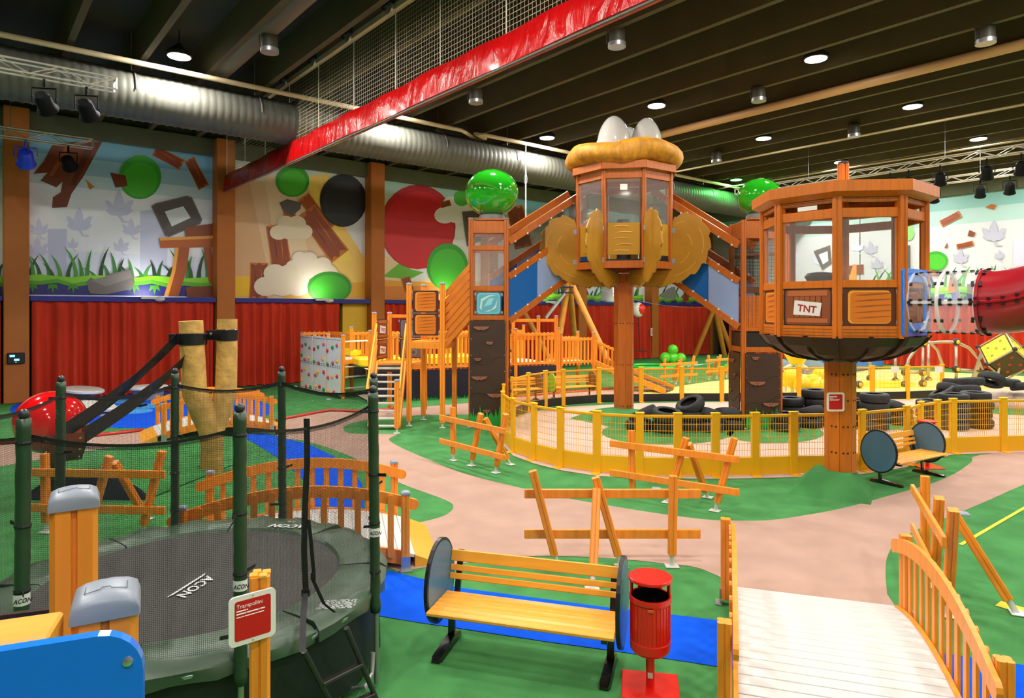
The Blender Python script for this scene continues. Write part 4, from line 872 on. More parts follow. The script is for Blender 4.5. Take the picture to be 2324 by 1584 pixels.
# ------------------------------------------------------------------ yellow fences round the kart track
CAPY = mat('yellow cap', '#f5c816', .4); DARKK = mat('black kick board', '#211d1b', .6)
def kart_fence(label, tops, kick, kickm, closed=False, zt=1.17, kick_h=.33, base_off=0):
    pts = [g(px, HY + (py - HY) * 3.1 / (3.1 - zt)) for px, py in tops]; t = thing('kart_fence', label, 'fence', pts[len(pts) // 2])
    for i, p in enumerate(pts):
        d = (pts[min(i + 1, len(pts) - 1)] - pts[max(i - 1, 0)]).normalized(); rz = math.atan2(d.y, d.x)
        def mk():
            b = MB(); b.box((0, 0, zt / 2), (.15, .07, zt), ch=.008); me = b.mesh('post'); me.materials.append(YEL); return me
        M = Matrix.Translation(p) @ Matrix.Rotation(rz, 4, 'Z'); q = link('post', cached(('fpost', zt), mk), None, t, M)
        def mk2():
            b = MB(); b.box((0, 0, 0), (.17, .09, .03), ch=.01); me = b.mesh('post_cap'); me.materials.append(CAPY); return me
        link('post_cap', cached('fcap', mk2), None, q, M @ Matrix.Translation((0, 0, zt + .01)))
        def mk3():
            b = MB(); b.box((0, 0, .012), (.16, .34, .02), ch=.004); me = b.mesh('foot_plate'); me.materials.append(YEL); return me
        link('foot_plate', cached('ffoot', mk3), None, t, M)
        if i + 1 == len(pts): break
        c = pts[i + 1]; d = (c - p); L = d.length; d.normalize(); off = V((0, 0, 0))
        board('top_rail', p + V((0, 0, zt - .05)), c + V((0, 0, zt - .05)), .04, .05, YEL, t)
        board('kick_board', p + V((0, 0, kick_h / 2 + .02)), c + V((0, 0, kick_h / 2 + .02)), .03, kick_h, kickm, t)
        b = MB(); nx = max(2, int(L / .05)); z0 = kick_h + .03
        for k in range(1, nx): q_ = p + d * (L * k / nx); b.box(q_ + V((0, 0, (z0 + zt - .07) / 2)), (.006, .006, zt - .07 - z0))
        nz = 6
        for k in range(nz + 1): b.bar(p + V((0, 0, z0 + (zt - .08 - z0) * k / nz)), c + V((0, 0, z0 + (zt - .08 - z0) * k / nz)), .007, .007)
        obj('wire_mesh', b, YEL, t)
    return t
kart_fence('yellow mesh fence curving in front of the kart track, near side', [(1141, 890), (1165, 905), (1212, 916), (1272, 926), (1355, 934), (1452, 938), (1538, 939), (1624, 939), (1714, 938), (1801, 936), (1885, 935), (1957, 931), (2058, 922), (2090, 913), (2128, 909), (2163, 906), (2277, 904), (2390, 903)], None, YEL)
kart_fence('yellow mesh fence with black kick boards on the far side of the kart track', [(1141, 889), (1143, 873), (1161, 857), (1199, 847), (1238, 842), (1278, 839), (1359, 835), (1455, 834), (1547, 833), (1638, 833), (1725, 832), (1813, 832), (1896, 831), (1980, 831), (2060, 830), (2138, 828)], None, DARKK, kick_h=.26)
PAPER = mat('white paper', '#efece4', .8)
for i, (px, py) in enumerate(((2029, 838), (2128, 838))):
    p = at(px, py, 22.4); b = MB(); b.box(p + V((0, -.06, 0)), (.26, .006, .2)); tag(obj('paper_notice', b, PAPER), ['white paper notice on the far yellow fence, left of the two', 'white paper notice on the end of the far yellow fence'][i], 'notice', 'paper notices')
# ================================================================== towers
CABW = mat('lit tower wood', '#cb6c16', .38, var=.12, scale=3, stretch=(6, 6, .6), bump=.05)  # tower wood again, stronger light on the cabin put into its colour
STRAW = mat('golden straw board', '#a9791a', .5, var=.08, scale=2); STRAWL = mat('pale straw line', '#d3a544', .5)
STRAWY = mat('yellow straw panel', '#b98a1c', .5)
BROWNC = mat('dark brown climbing board', '#38261b', .5, var=.15, scale=3); HOLD = mat('terracotta hold', '#8e5a44', .5)
def rpt(C, r, a, z): return V((C[0] + r * math.cos(math.radians(a)), C[1] + r * math.sin(math.radians(a)), z))
def wood_print(mb, w, h, kind, rn):
    """flat printed picture: list of (outline, colour) in panel coordinates"""
    if kind == 'plank':
        mb.append((rounded(w, h, .04), '#5a2a14')); mb.append((rounded(w * .8, h * .86, .07), '#f0a030')); mb.append(([(x + w * .02, y - h * .01) for x, y in rounded(w * .75, h * .8, .07)], '#d9741a'))
        for i in range(5):
            y = h * (-.3 + .15 * i); k = .012; mb.append(([(-w * .3, y), (0, y + h * .03 + k), (w * .39, y + h * .07), (w * .39, y + h * .055), (0, y + h * .03 - k)], '#a4551a'))
    elif kind == 'grey':
        mb.append((rounded(w, h, .04), '#3b333a')); mb.append((rounded(w * .9, h * .9, .06), '#7c7478')); mb.append((rounded(w * .82, h * .82, .06), '#6d656a'))
        for x, y, r in ((.1, .2, .09), (.18, -.05, .07), (.12, -.2, .1)):
            o = [(x * w + r * math.cos(a), y * h + r * math.sin(a)) for a in [6.28 * i / 14 for i in range(14)]]; mb.append((o, '#8d8588')); mb.append(([(x * w + (p - x * w) * .6, y * h + (q - y * h) * .6) for p, q in o], '#5d555a'))
    elif kind == 'crate':
        mb.append((rounded(w, h, .03), '#2f2420')); mb.append((rounded(w * .93, h * .93, .05), '#8d4a26'))
        mb.append(([(-w * .3, -h * .28), (w * .3, -h * .28), (w * .3, h * .3), (-w * .3, h * .3)], '#5d2c18'))
        for i in range(5): x = -w * .28 + w * .113 * i; mb.append(([(x + .006, -h * .27), (x + w * .105, -h * .27), (x + w * .105, h * .29), (x + .006, h * .29)], '#9a5228'))
        mb.append(([(-w * .42, h * .3), (w * .42, h * .3), (w * .4, h * .44), (-w * .4, h * .44)], '#b4632f')); mb.append(([(-w * .42, -h * .42), (w * .42, -h * .42), (w * .42, -h * .3), (-w * .42, -h * .3)], '#b4632f'))
        mb.append(([(-w * .29, -h * .2), (w * .26, -h * .24), (w * .3, h * .11), (-w * .26, h * .19)], '#e8e2dc'))
    elif kind == 'ice':
        mb.append((rounded(w, h, .03), '#2e6a7d')); mb.append((rounded(w * .93, h * .93, .08), '#6db7c6')); mb.append((rounded(w * .8, h * .8, .1), '#58a6b8'))
        mb.append(([(-w * .36, -h * .2), (-w * .3, h * .2), (0, h * .36), (w * .3, h * .37), (0, h * .28), (-w * .24, h * .1), (-w * .28, -h * .3)], '#b9d6cc'))
        mb.append(([(w * .36, h * .2), (w * .3, -h * .2), (0, -h * .36), (-w * .2, -h * .36), (w * .1, -h * .28), (w * .26, -h * .1)], '#b9d6cc')); mb.append(([(-w * .2, -h * .15), (0, h * .22), (w * .22, h * .25), (w * .1, -h * .05)], '#8cc9d4'))
    return mb
def panel(kind, c, ux, w, h, parent, name='panel', both=True):
    ux = V(ux).normalized(); uz = V((0, 0, 1)); n = ux.cross(uz); lst = wood_print([], w, h, kind, None)
    b = MB(); b.prism(rounded(w, h, .035), V(c) - n * .009, ux, uz, .018); o = obj(name, b, mat('panel edge', '#4a2a18', .4), parent)
    b = MB()
    for i, (pl, c_) in enumerate(lst):
        b.poly([V(c) + n * (.0095 + .0012 * i) + ux * x + uz * y for x, y in pl], hexc(c_))
        if both: b.poly([V(c) - n * (.0095 + .0012 * i) + ux * x + uz * y for x, y in reversed(pl)], hexc(c_))
    obj('picture', b, PRINT, o, cols=True)
    if kind == 'crate':
        text('lettering', 'TNT', h * .26, frame(V(c) + n * .026 - ux * w * .2 - uz * h * .1, ux - uz * .12, uz), mat('dark red print', '#a3201c', .5), o, depth=.0005, bold=.02)
    for sx in (-1, 1):
        for sz in (-1, 1): 
            b = MB(); b.box(V(c) + ux * sx * (w / 2 + .02) + uz * sz * h * .4, (.05, .03, .07), Matrix.Rotation(math.atan2(ux.y, ux.x), 3, 'Z'), ch=.008); obj('clamp', b, GREYP, o)
    return o
def pane(c0, c1, z0, z1, parent, m=CLEAR, name='window_pane', th=.008, inset=.0):
    a, c = V((c0.x, c0.y, (z0 + z1) / 2)), V((c1.x, c1.y, (z0 + z1) / 2)); d = (c - a).normalized()
    b = MB(); b.bar(a + d * inset, c - d * inset, th, z1 - z0); return obj(name, b, m, parent)
def column_pole(parent, C, r, z0, z1, m, n=8, a0=22.5):
    wd = 2 * r * math.tan(math.pi / n) - .012
    for k in range(n):
        a = a0 + 360 / n * k; p = rpt(C, r - .02, a, z0); q = rpt(C, r - .02, a, z1)
        b = MB(); b.box((p + q) / 2, (.04, wd, z1 - z0), Matrix.Rotation(math.radians(a), 3, 'Z'), ch=.006); st = obj('stave', b, m, parent)
        if 200 < (a % 360) < 340:
            for z in [z0 + .35 + (z1 - z0 - .6) * i / 3 for i in range(4)]:
                nn = V((math.cos(math.radians(a)), math.sin(math.radians(a)), 0)); s_ = V((-nn.y, nn.x, 0)) * wd * .2; bb = MB()
                for sg in (-1, 1): bb.lathe([(.018, 0), (.018, .004)], rpt(C, r, a, z) + s_ * sg, 8, basis(nn).to_3x3() @ Matrix.Rotation(math.pi / 2, 3, 'Y'))
                obj('plug', bb, mat('brown plug', '#3a1d10', .6), st)
    b = MB(); b.lathe([(r - .035, z0), (r - .035, z1)], (C[0], C[1], 0), 16); obj('core', b, mat('pole core', '#8d8f92', .4, metal=.5), parent)
def frustum(name, C, s0, s1, h, rot, m, label, cat='mound'):
    b = MB(); q = lambda s, z: [rpt(C, s * 1.414, rot + 45 + 90 * i, z) for i in range(4)]
    b.loft([q(s0, 0), q(s1, h)]); return tag(obj(name, b, m), label, cat)
# ------------------------------------------------------------------ nest tower
NC = (3.22, 19.3); NR = 1.38; NA = 13.0
t = nest = thing('nest_tower', 'tall wooden pole tower with octagonal cabin under a straw nest', 'play tower', (*NC, 0))
column_pole(t, NC, .265, .02, 4.15, TWOOD)
frustum('pole_mound', (NC[0] - .2, NC[1] - .4), 1.0, .45, .3, 35, GREENC, 'green carpeted mound at the foot of the nest pole')
for k in range(8):
    a = NA + 45 * k; p = rpt(NC, NR, a, 0); q = rpt(NC, NR, a + 45, 0)
    post('post', V((p.x, p.y, 4.24)), V((p.x, p.y, 6.92)), .11, TWOOD, t, rz=math.radians(a + 0))
    board('floor_beam', V((p.x, p.y, 4.34)), V((q.x, q.y, 4.34)), .06, .2, TWOOD, t); board('top_beam', V((p.x, p.y, 6.76)), V((q.x, q.y, 6.76)), .06, .2, TWOOD, t)
    pe, qe = rpt(NC, NR * 1.1, a, 0), rpt(NC, NR * 1.1, a + 45, 0); board('fascia', V((pe.x, pe.y, 7.0)), V((qe.x, qe.y, 7.0)), .05, .2, TWOOD, t)
    if k not in (3, 7):
        d = (q - p).normalized(); pane(p, q, 5.45, 6.65, t, inset=.08)
        b = MB(); b.bar(V((p.x, p.y, 5.03)) + d * .1, V((q.x, q.y, 5.03)) - d * .1, .02, .86); o = obj('straw_panel', b, STRAWY, t)
        n = V((d.y, -d.x, 0)); n = n if n.dot(p - V((*NC, 0))) > 0 else -n
        for i in range(5):
            m0 = p.lerp(q, .25 + .08 * (i % 2)); m1 = p.lerp(q, .62 + .1 * (i % 2)); b = MB(); z = 4.7 + .165 * i
            b.tube([V((x.x, x.y, z + .02 * math.sin(3.1 * s))) + n * .012 for s, x in [(s / 6, m0.lerp(m1, s / 6)) for s in range(7)]], .014, 5); obj('straw_line', b, STRAWL, o)
b = MB(); b.prism([(NR * math.cos(math.radians(NA + 45 * k)), NR * math.sin(math.radians(NA + 45 * k))) for k in range(8)], (*NC, 4.42), (1, 0, 0), (0, 1, 0), .06); obj('floor_board', b, BLACK, t)
b = MB(); b.prism([(NR * 1.08 * math.cos(math.radians(NA + 45 * k)), NR * 1.08 * math.sin(math.radians(NA + 45 * k))) for k in range(8)], (*NC, 7.06), (1, 0, 0), (0, 1, 0), .06); obj('roof_board', b, mat('straw roof underside', '#c98d2e', .6), t)
b = MB(); b.lathe([(.22, 4.48), (.2, 4.6), (.18, 5.5), (.24, 5.6), (.2, 5.7), (.05, 5.72)], (*NC, 0), 16); obj('centre_drum', b, BLACK, t, smooth=30)
for k in range(4):
    a = 45 + 90 * k; b = MB(); b.prism([(.25, 3.75), (.34, 3.75), (.4, 4.0), (.62, 4.24), (.25, 4.24)], (*NC, 0), (math.cos(math.radians(a)), math.sin(math.radians(a)), 0), (0, 0, 1), .02); obj('bracket', b, GALV, t)
b = MB(); b.box(rpt(NC, NR * .93, -99.5, 6.42), (.2, .01, .16)); obj('paper', b, PAPER, t)
keys = [(1.42, 5.42), (1.55, 5.66), (1.9, 5.72), (2.25, 5.5), (2.44, 5.1), (2.42, 4.7), (2.25, 4.35), (1.95, 4.08), (1.5, 3.88), (1.0, 3.8), (.55, 3.86), (.3, 3.98)]
ol = []; m_ = len(keys)
for i in range(m_ - 1):
    p0, p1, p2, p3 = (V((*keys[min(max(i + j - 1, 0), m_ - 1)], 0)) for j in range(4))
    for q in range(5): s = q / 5; ol.append(.5 * (2 * p1 + (p2 - p0) * s + (2 * p0 - 5 * p1 + 4 * p2 - p3) * s * s + (3 * p1 - p0 - 3 * p2 + p3) * s ** 3))
cc = V((1.45, 4.75, 0)); fin = [(p.x + (p - cc).normalized().x * .07 * ((i % 5) / 4), p.y + (p - cc).normalized().y * .07 * ((i % 5) / 4)) for i, p in enumerate(ol)] + [(.34, 4.1), (.9, 4.2), (1.42, 4.22)]
for k in range(8):
    a = NA + 45 * k; ca, sa = math.cos(math.radians(a)), math.sin(math.radians(a)); nn = V((ca, sa, 0)).cross(V((0, 0, 1)))
    b = MB(); b.prism(fin, V((*NC, 0)) - nn * .02, (ca, sa, 0), (0, 0, 1), .04); o = obj('straw_fin', b, STRAW, t)
    for i, (s0, s1, sh) in enumerate(((4, 12, .8), (16, 28, .86), (14, 24, .55), (30, 42, .82), (26, 38, .5), (44, 52, .75))):
        pts = [cc + (ol[j] - cc) * sh for j in range(s0, min(s1, len(ol)), 2)]
        b = MB(); b.tube([V((NC[0] + p.x * ca, NC[1] + p.x * sa, p.y)) for p in pts], .024, 5); obj('straw_line', b, STRAWL, o)
    for z in (4.45, 5.3): b = MB(); b.box(rpt(NC, NR + .09, a, z), (.1, .06, .14), Matrix.Rotation(math.radians(a), 3, 'Z'), ch=.01); obj('clamp', b, GREYP, t)
NESTM = mat('straw nest', '#c98a1e', .6, var=.3, scale=3, stretch=(2, 2, .5), bump=.9, bscale=9)
rows = []; nn_ = 64; rn = random.Random(12); wob = [(rn.uniform(0, 6.28), rn.uniform(0, 6.28)) for _ in range(5)]
for i in range(nn_):
    a = 6.2832 * i / nn_; wv = sum(math.sin((j + 2) * a + wob[j][0]) for j in range(4)) * .02; seam = .92 if i in (44, 45, 52, 20, 30, 8) else 1.0
    ring = []
    for j in range(14):
        f = 6.2832 * j / 14; rr = (.42 + .02 * math.sin(5 * a + 3 * f)) * seam; ring.append(V((NC[0] + (1.27 + rr * 1.0 * math.cos(f)) * math.cos(a), NC[1] + (1.27 + rr * math.cos(f)) * math.sin(a), 7.4 + wv + rr * .78 * math.sin(f))))
    rows.append(ring)
b = MB(); b.loft(rows, False, loop=True); tag(obj('straw_nest', b, NESTM, smooth='all'), 'golden straw nest ring on top of the pole tower', 'nest')
EGG = mat('white egg gloss', '#c9c7c2', .12, coat=.6)
for i, (px, Y, rx, rz, zc, l) in enumerate(((1393, 19.1, .475, .72, 7.92, 'large white egg in the nest, left of the three'), (1467, 19.2, .44, .68, 7.93, 'large white egg in the nest, right of the three'), (1425, 20.0, .43, .66, 7.92, 'white egg in the nest, behind the other two'))):
    x = (px - CX) / F * Y; b = MB(); n = 24; m = 16
    b.loft([[V((x + rx * math.sin(s) * (1 - .13 * -math.cos(s)) * math.cos(6.2832 * k / n), Y + rx * math.sin(s) * (1 + .13 * math.cos(s)) * math.sin(6.2832 * k / n), zc - rz * math.cos(s))) for k in range(n)] for s in [.03 + 3.08 * j / m for j in range(m + 1)]])
    tag(obj('egg', b, EGG, smooth='all'), l, 'egg', 'eggs in the nest')
# ------------------------------------------------------------------ sloping walkways of the nest tower
DBL = mat('deep blue panel', '#0b5fae', .35); LBL = mat('light blue panel', '#8ba3cf', .35); SMOKE = clear_mat('smoky clear panel', '#2b2018', .26, .1); CLAMPM = mat('white clamp', '#d8d6cf', .4)
def walkway(label, A, B, zA, zB, halfw, cols):
    A, B = V((*A, 0)), V((*B, 0)); d = (B - A).normalized(); n = V((-d.y, d.x, 0)); L = (B - A).length
    t = thing('sloping_walkway', label, 'walkway', (A + B) / 2, 'sloping walkways of the nest tower')
    def pt(s, side, dz): p = A.lerp(B, s) + n * side * halfw; return V((p.x, p.y, zA + (zB - zA) * s + dz))
    for side in (-1, 1):
        for nm, dz, hh in (('lower_beam', .0, .17), ('middle_beam', 1.2, .17), ('top_beam', 2.15, .2)):
            bm = board(nm, pt(0, side, dz), pt(1, side, dz), .07, hh, TWOOD, t)
            for i in range(7):
                for e in (-1, 1):
                    if (nm, e) in (('top_beam', 1), ('lower_beam', -1)): continue
                    b = MB(); b.box(pt((i + .5) / 7, side * 1.06, dz + e * hh * .55), (.05, .05, .05), ch=.008); obj('clamp', b, CLAMPM, bm)
        k = len(cols)
        for i, c in enumerate(cols):
            s0, s1 = i / k + .004, (i + 1) / k - .004; off = n * .012
            b = MB(); q = [pt(s0, side, .07), pt(s1, side, .07), pt(s1, side, 1.13), pt(s0, side, 1.13)]; b.add([p - off for p in q] + [p + off for p in q], [(3, 2, 1, 0), (4, 5, 6, 7), (0, 1, 5, 4), (1, 2, 6, 5), (2, 3, 7, 6), (3, 0, 4, 7)]); obj('blue_panel', b, c, t)
        b = MB(); q = [pt(0, side, 1.28), pt(1, side, 1.28), pt(1, side, 2.06), pt(0, side, 2.06)]; off = n * .004; b.add([p - off for p in q] + [p + off for p in q], [(3, 2, 1, 0), (4, 5, 6, 7), (0, 1, 5, 4), (1, 2, 6, 5), (2, 3, 7, 6), (3, 0, 4, 7)]); obj('smoky_pane', b, SMOKE, t)
    for i in range(10):
        s = (i + .5) / 10; board('tread', pt(s, -1, -.02), pt(s, 1, -.02), .2, .04, TWOOD, t)
walkway('sloping walkway with blue striped sides rising from the left climbing tower to the nest', (-.36, 18.36), (2.0, 20.1), 2.8, 4.5, .45, (DBL, LBL, DBL))
walkway('sloping walkway with blue striped sides descending from the nest to the right climbing tower', (6.27, 17.88), (4.4, 19.75), 2.66, 4.4, .45, (LBL, DBL, LBL))
# ------------------------------------------------------------------ square climbing towers
GRASSP = mat('green grass cutout', '#1f9a3a', .5)
def climb_board(parent, c, ux, w, z0, z1, holds, grass=True):
    ux = V(ux).normalized(); n = ux.cross(V((0, 0, 1))); uz = V((0, 0, 1)); c = V((c[0], c[1], 0))
    b = MB(); b.prism([(-w / 2, z0), (w / 2, z0), (w / 2, z1), (-w / 2, z1)], c - n * .02, ux, uz, .03); o = obj('climbing_board', b, BROWNC, parent)
    for (x, f, s) in holds:
        z = z0 + (z1 - z0) * f; b = MB(); b.prism([(x - .11 * s, z), (x + .11 * s, z), (x + .08 * s, z - .06), (x + .035, z - .1), (x, z - .07), (x - .035, z - .1), (x - .08 * s, z - .06)] if s > 1 else [(x - .1, z), (x + .1, z), (x + .05, z - .07), (x - .05, z - .07)], c + n * .01, ux, uz, .035); h_ = obj('hold', b, HOLD, o)
        b = MB(); [b.lathe([(.012, 0), (.012, .004)], c + ux * (x + e * .03) + uz * (z - .035) + n * .045, 8, basis(n).to_3x3() @ Matrix.Rotation(math.pi / 2, 3, 'Y')) for e in (-1, 1)]; obj('bolt', b, BLACK, h_)
    for j in range(2):
        b = MB(); b.tube([c + n * .012 + ux * (-w / 2 + w * i / 8) + uz * (z0 + (z1 - z0) * (.25 + .3 * j) + .14 * i / 8 * 1.6 + .06 * math.sin(i * 1.1 + j)) for i in range(9)], .006, 4); obj('groove', b, BLACK, o)
    for i in range(7):
        for e in (-1, 1): screw(c + n * .012 + ux * e * (w / 2 - .03) + uz * (z0 + .06 + (z1 - z0 - .12) * i / 6), n, o, .011)
    if grass:
        rn = random.Random(3); pl = [(-w / 2, z0 - .02)]; x = -w / 2; pt_ = []
        while x < w / 2: hh = rn.uniform(.12, .38); pt_ += [(x, z0 + .14), (x + rn.uniform(-.03, .06), z0 + .12 + hh)]; x += rn.uniform(.05, .09)
        pl = [(-w / 2, z0 - .1)] + pt_ + [(w / 2, z0 + .14), (w / 2, z0 - .1)]; b = MB(); b.prism(pl, c + n * .03, ux, uz, .012); obj('grass_cutout', b, GRASSP, o)
    return o
T1 = (-.62, 18.2); hw = .47
t = thing('climbing_tower', 'square wooden tower with dark brown climbing boards left of the nest', 'climbing tower', (*T1, 0))
cs = [(-1, -1), (1, -1), (1, 1), (-1, 1)]
for sx, sy in cs:
    q = post('post', (T1[0] + sx * hw, T1[1] + sy * hw, .12), (T1[0] + sx * hw, T1[1] + sy * hw, 5.5), .12, TWOOD, t); foot((T1[0] + sx * hw, T1[1] + sy * hw, 0), t, .14); cap((T1[0] + sx * hw, T1[1] + sy * hw, 5.5), .12, mat('brown cap', '#7b6a5c', .4), q)
for i in range(4):
    a, c = (V((T1[0] + cs[j % 4][0] * hw, T1[1] + cs[j % 4][1] * hw, 0)) for j in (i, i + 1))
    for z, hh in ((5.3, .32), (4.75, .12), (3.68, .13), (2.9, .12)):
        if i == 1 and 3.0 < z < 4.9: continue
        board('beam', a + V((0, 0, z)), c + V((0, 0, z)), .06, hh, TWOOD, t)
    if i in (0, 2, 3): pane(a, c, 3.75, 4.69, t, inset=.06); pane(a, c, 4.81, 5.14, t, inset=.06)
    if i in (0, 2): panel('ice', (a + c) / 2 + V((0, 0, 3.28)), c - a, .66, .6, t)
b = MB(); b.box((T1[0], T1[1], 2.93), (.9, .9, .05)); obj('floor_board', b, TOPW, t)
climb_board(t, (T1[0] - .02, T1[1] - hw - .09), (1, 0, 0), .93, .15, 2.83, [(-.17, .94, 2), (.05, .79, 1), (-.26, .63, 1), (-.22, .45, 2), (.2, .28, 2), (-.03, .12, 1)])
climb_board(t, (T1[0] + hw + .09, T1[1]), (0, 1, 0), .9, .15, 2.83, [(-.1, .9, 2), (.15, .7, 1), (-.2, .5, 1), (.1, .3, 2)])
T2 = (6.5, 17.92)
t = thing('climbing_tower', 'square wooden tower with dark brown climbing boards right of the nest', 'climbing tower', (*T2, 0))
for sx, sy in cs:
    q = post('post', (T2[0] + sx * hw, T2[1] + sy * hw, .12), (T2[0] + sx * hw, T2[1] + sy * hw, 5.45), .12, TWOOD, t); foot((T2[0] + sx * hw, T2[1] + sy * hw, 0), t, .14)
NETD = net_mat('black climbing net', '#1c1c1c', .09, .12)
for i in range(4):
    a, c = (V((T2[0] + cs[j % 4][0] * hw, T2[1] + cs[j % 4][1] * hw, 0)) for j in (i, i + 1))
    for z, hh in ((5.2, .45), (2.07, .14), (2.6, .1)): board('beam', a + V((0, 0, z)), c + V((0, 0, z)), .06, hh, TWOOD, t)
    if i in (0, 2):
        d = (c - a)
        for k in range(9): p = a + d * ((k + .8) / 9.6); board('slat', p + V((0, 0, 2.65)), p + V((0, 0, 3.48)), .02, .085, TWOOD, t, up=d)
        board('rail', a + V((0, 0, 3.62)), c + V((0, 0, 3.62)), .07, .16, mat('dark rail wood', '#5a2f16', .5), t); board('rail', a + V((0, 0, 4.55)), c + V((0, 0, 4.55)), .05, .07, mat('dark rail wood', '#5a2f16', .5), t)
        b = MB(); b.poly([a + V((0, 0, 3.7)), c + V((0, 0, 3.7)), c + V((0, 0, 4.95)), a + V((0, 0, 4.95))]); b.uv = {0: (0, 0), 1: (.94, 0), 2: (.94, 1.25), 3: (0, 1.25)}; obj('net', b, NETD, t)
    b = MB(); b.bar(a + V((0, 0, 2.33)), c + V((0, 0, 2.33)), .02, .38); obj('dark_gap_sheet', b, mat('dark gap sheet', '#1d1512', .5), t)  # dark sheet in the open gap; the gap's shade put into its colour
b = MB(); b.box((T2[0], T2[1], 2.65), (.9, .9, .05)); obj('floor_board', b, TOPW, t)
climb_board(t, (T2[0], T2[1] - hw - .09), (1, 0, 0), .9, .15, 1.98, [(-.2, .95, 1), (-.15, .6, 2), (.2, .3, 2), (-.05, .06, 1)])
climb_board(t, (T2[0] - hw - .09, T2[1]), (0, -1, 0), .85, .15, 1.98, [(-.1, .9, 2), (.15, .7, 1), (-.2, .45, 1), (.1, .2, 2)], False)
GREENB = mat('green ball gloss', '#22a81c', .08, coat=1.0)
for (p, r, l) in ((V((-.55, 18.2, 6.28)), (.73, .73, .64), 'big glossy green ball on top of the left climbing tower'), (V((6.62, 17.92, 6.12)), (.58, .58, .5), 'glossy green ball on the right climbing tower, partly behind the cabin roof')):
    t = thing('green_ball', l, 'ball', p - V((0, 0, r[2])), 'green balls on the towers'); b = MB(); b.ball(p, r, 40); obj('shell', b, GREENB, t, smooth='all')
    b = MB(); b.lathe([(.36, -r[2] - .1), (.34, -r[2] + .02), (.2, -r[2] + .12)], p, 20); obj('base_ring', b, mat('grey base ring', '#6d6a66', .5), t, smooth=30)
    b = MB(); b.box(p + V((0, 0, -r[2] - .12)), (.8, .8, .04)); obj('base_board', b, TWOOD, t)
# ------------------------------------------------------------------ octagonal cabin on the near pole
KC = (5.66, 11.55); KR = 1.24; A0 = -118.0
t = thing('octagonal_cabin', 'orange octagonal cabin with clear windows on a single pole at the right', 'play tower', (*KC, 0))
column_pole(t, KC, .235, .33, 2.26, CABW, a0=22.5 + A0)
for k in range(8):
    a = A0 + 45 * k; p = rpt(KC, KR, a, 0); q = rpt(KC, KR, a + 45, 0); d = (q - p).normalized()
    post('post', V((p.x, p.y, 2.66)), V((p.x, p.y, 4.98)), .14, CABW, t, rz=math.radians(a))
    for nm, z, hh in (('floor_beam', 2.75, .2), ('middle_beam', 3.51, .12), ('lintel', 4.62, .15), ('top_beam', 4.87, .16)):
        board(nm, V((p.x, p.y, z)), V((q.x, q.y, z)), .06, hh, CABW, t)
        if nm in ('floor_beam', 'top_beam'):
            for e in (-.25, 0, .25):
                nn = V((d.y, -d.x, 0)); b = MB(); b.bar(V((p.x, p.y, z + hh * e)) + nn * .031 + d * .08, V((q.x, q.y, z + hh * e)) + nn * .031 - d * .08, .003, .006); obj('groove', b, mat('groove', '#6b3410', .7), t)
    pe, qe = rpt(KC, KR * 1.17, a, 0), rpt(KC, KR * 1.17, a + 45, 0)
    b = MB(); b.add([V((pe.x, pe.y, 4.93)), V((qe.x, qe.y, 4.93)), V((qe.x, qe.y, 5.1)), V((pe.x, pe.y, 5.1))] + [V((KC[0] + (x.x - KC[0]) * .9, KC[1] + (x.y - KC[1]) * .9, z)) for x, z in ((pe, 4.86), (qe, 4.86), (qe, 5.1), (pe, 5.1))], [(0, 1, 2, 3), (7, 6, 5, 4), (0, 4, 5, 1), (3, 2, 6, 7), (0, 3, 7, 4), (1, 5, 6, 2)]); obj('fascia', b, CABW, t)
    b = MB(); b.add([V((pe.x, pe.y, 5.1)), V((qe.x, qe.y, 5.1)), V((KC[0], KC[1], 5.3))], [(0, 1, 2)]); obj('roof_panel', b, mat('roof board', '#d9a15a', .5), t)
    if k != 1:
        pane(p, q, 3.57, 4.54, t, inset=.07); kind = 'crate' if k in (7, 3) else 'plank'
        panel(kind, (p + q) / 2 + V((0, 0, 3.15)), q - p if (q - p).cross(V((0, 0, 1))).dot((p + q) / 2 - V((*KC, 0))) > 0 else p - q, .80, .6, t)
b = MB(); b.prism([(KR * math.cos(math.radians(A0 + 45 * k)), KR * math.sin(math.radians(A0 + 45 * k))) for k in range(8)], (*KC, 2.76), (1, 0, 0), (0, 1, 0), .06); obj('floor_board', b, BLACK, t)
post('mast', (KC[0] + .05, KC[1], 2.86), (KC[0] + .05, KC[1], 5.62), .15, CABW, t); b = MB(); b.lathe([(.09, 5.62), (.08, 5.66)], (KC[0] + .05, KC[1], 0), 12); obj('mast_cap', b, BLACK, t)
b = MB(); b.lathe([(.24, 2.86), (.22, 3.3), (.2, 3.6), (.25, 3.68), (.2, 3.74), (.05, 3.76)], (KC[0] - .35, KC[1], 0), 16); obj('drum_seat', b, BLACK, t, smooth=30)
b = MB(); b.box(rpt(KC, KR * .93, A0 - 22.5, 4.74), (.32, .01, .07), Matrix.Rotation(math.radians(A0 - 22.5 + 90), 3, 'Z')); obj('paper', b, PAPER, t)
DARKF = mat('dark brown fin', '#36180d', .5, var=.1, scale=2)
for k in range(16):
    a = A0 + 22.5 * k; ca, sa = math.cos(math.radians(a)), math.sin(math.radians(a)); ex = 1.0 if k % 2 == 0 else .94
    pl = [(.24, 2.26), (.5, 2.24), (.8, 2.29), (1.1, 2.42), (1.28 * ex, 2.58), (1.36 * ex, 2.69), (.24, 2.69)]; nn = V((ca, sa, 0)).cross(V((0, 0, 1))); b = MB(); b.prism(pl, V((*KC, 0)) - nn * .015, (ca, sa, 0), (0, 0, 1), .03); obj('under_fin', b, DARKF, t)
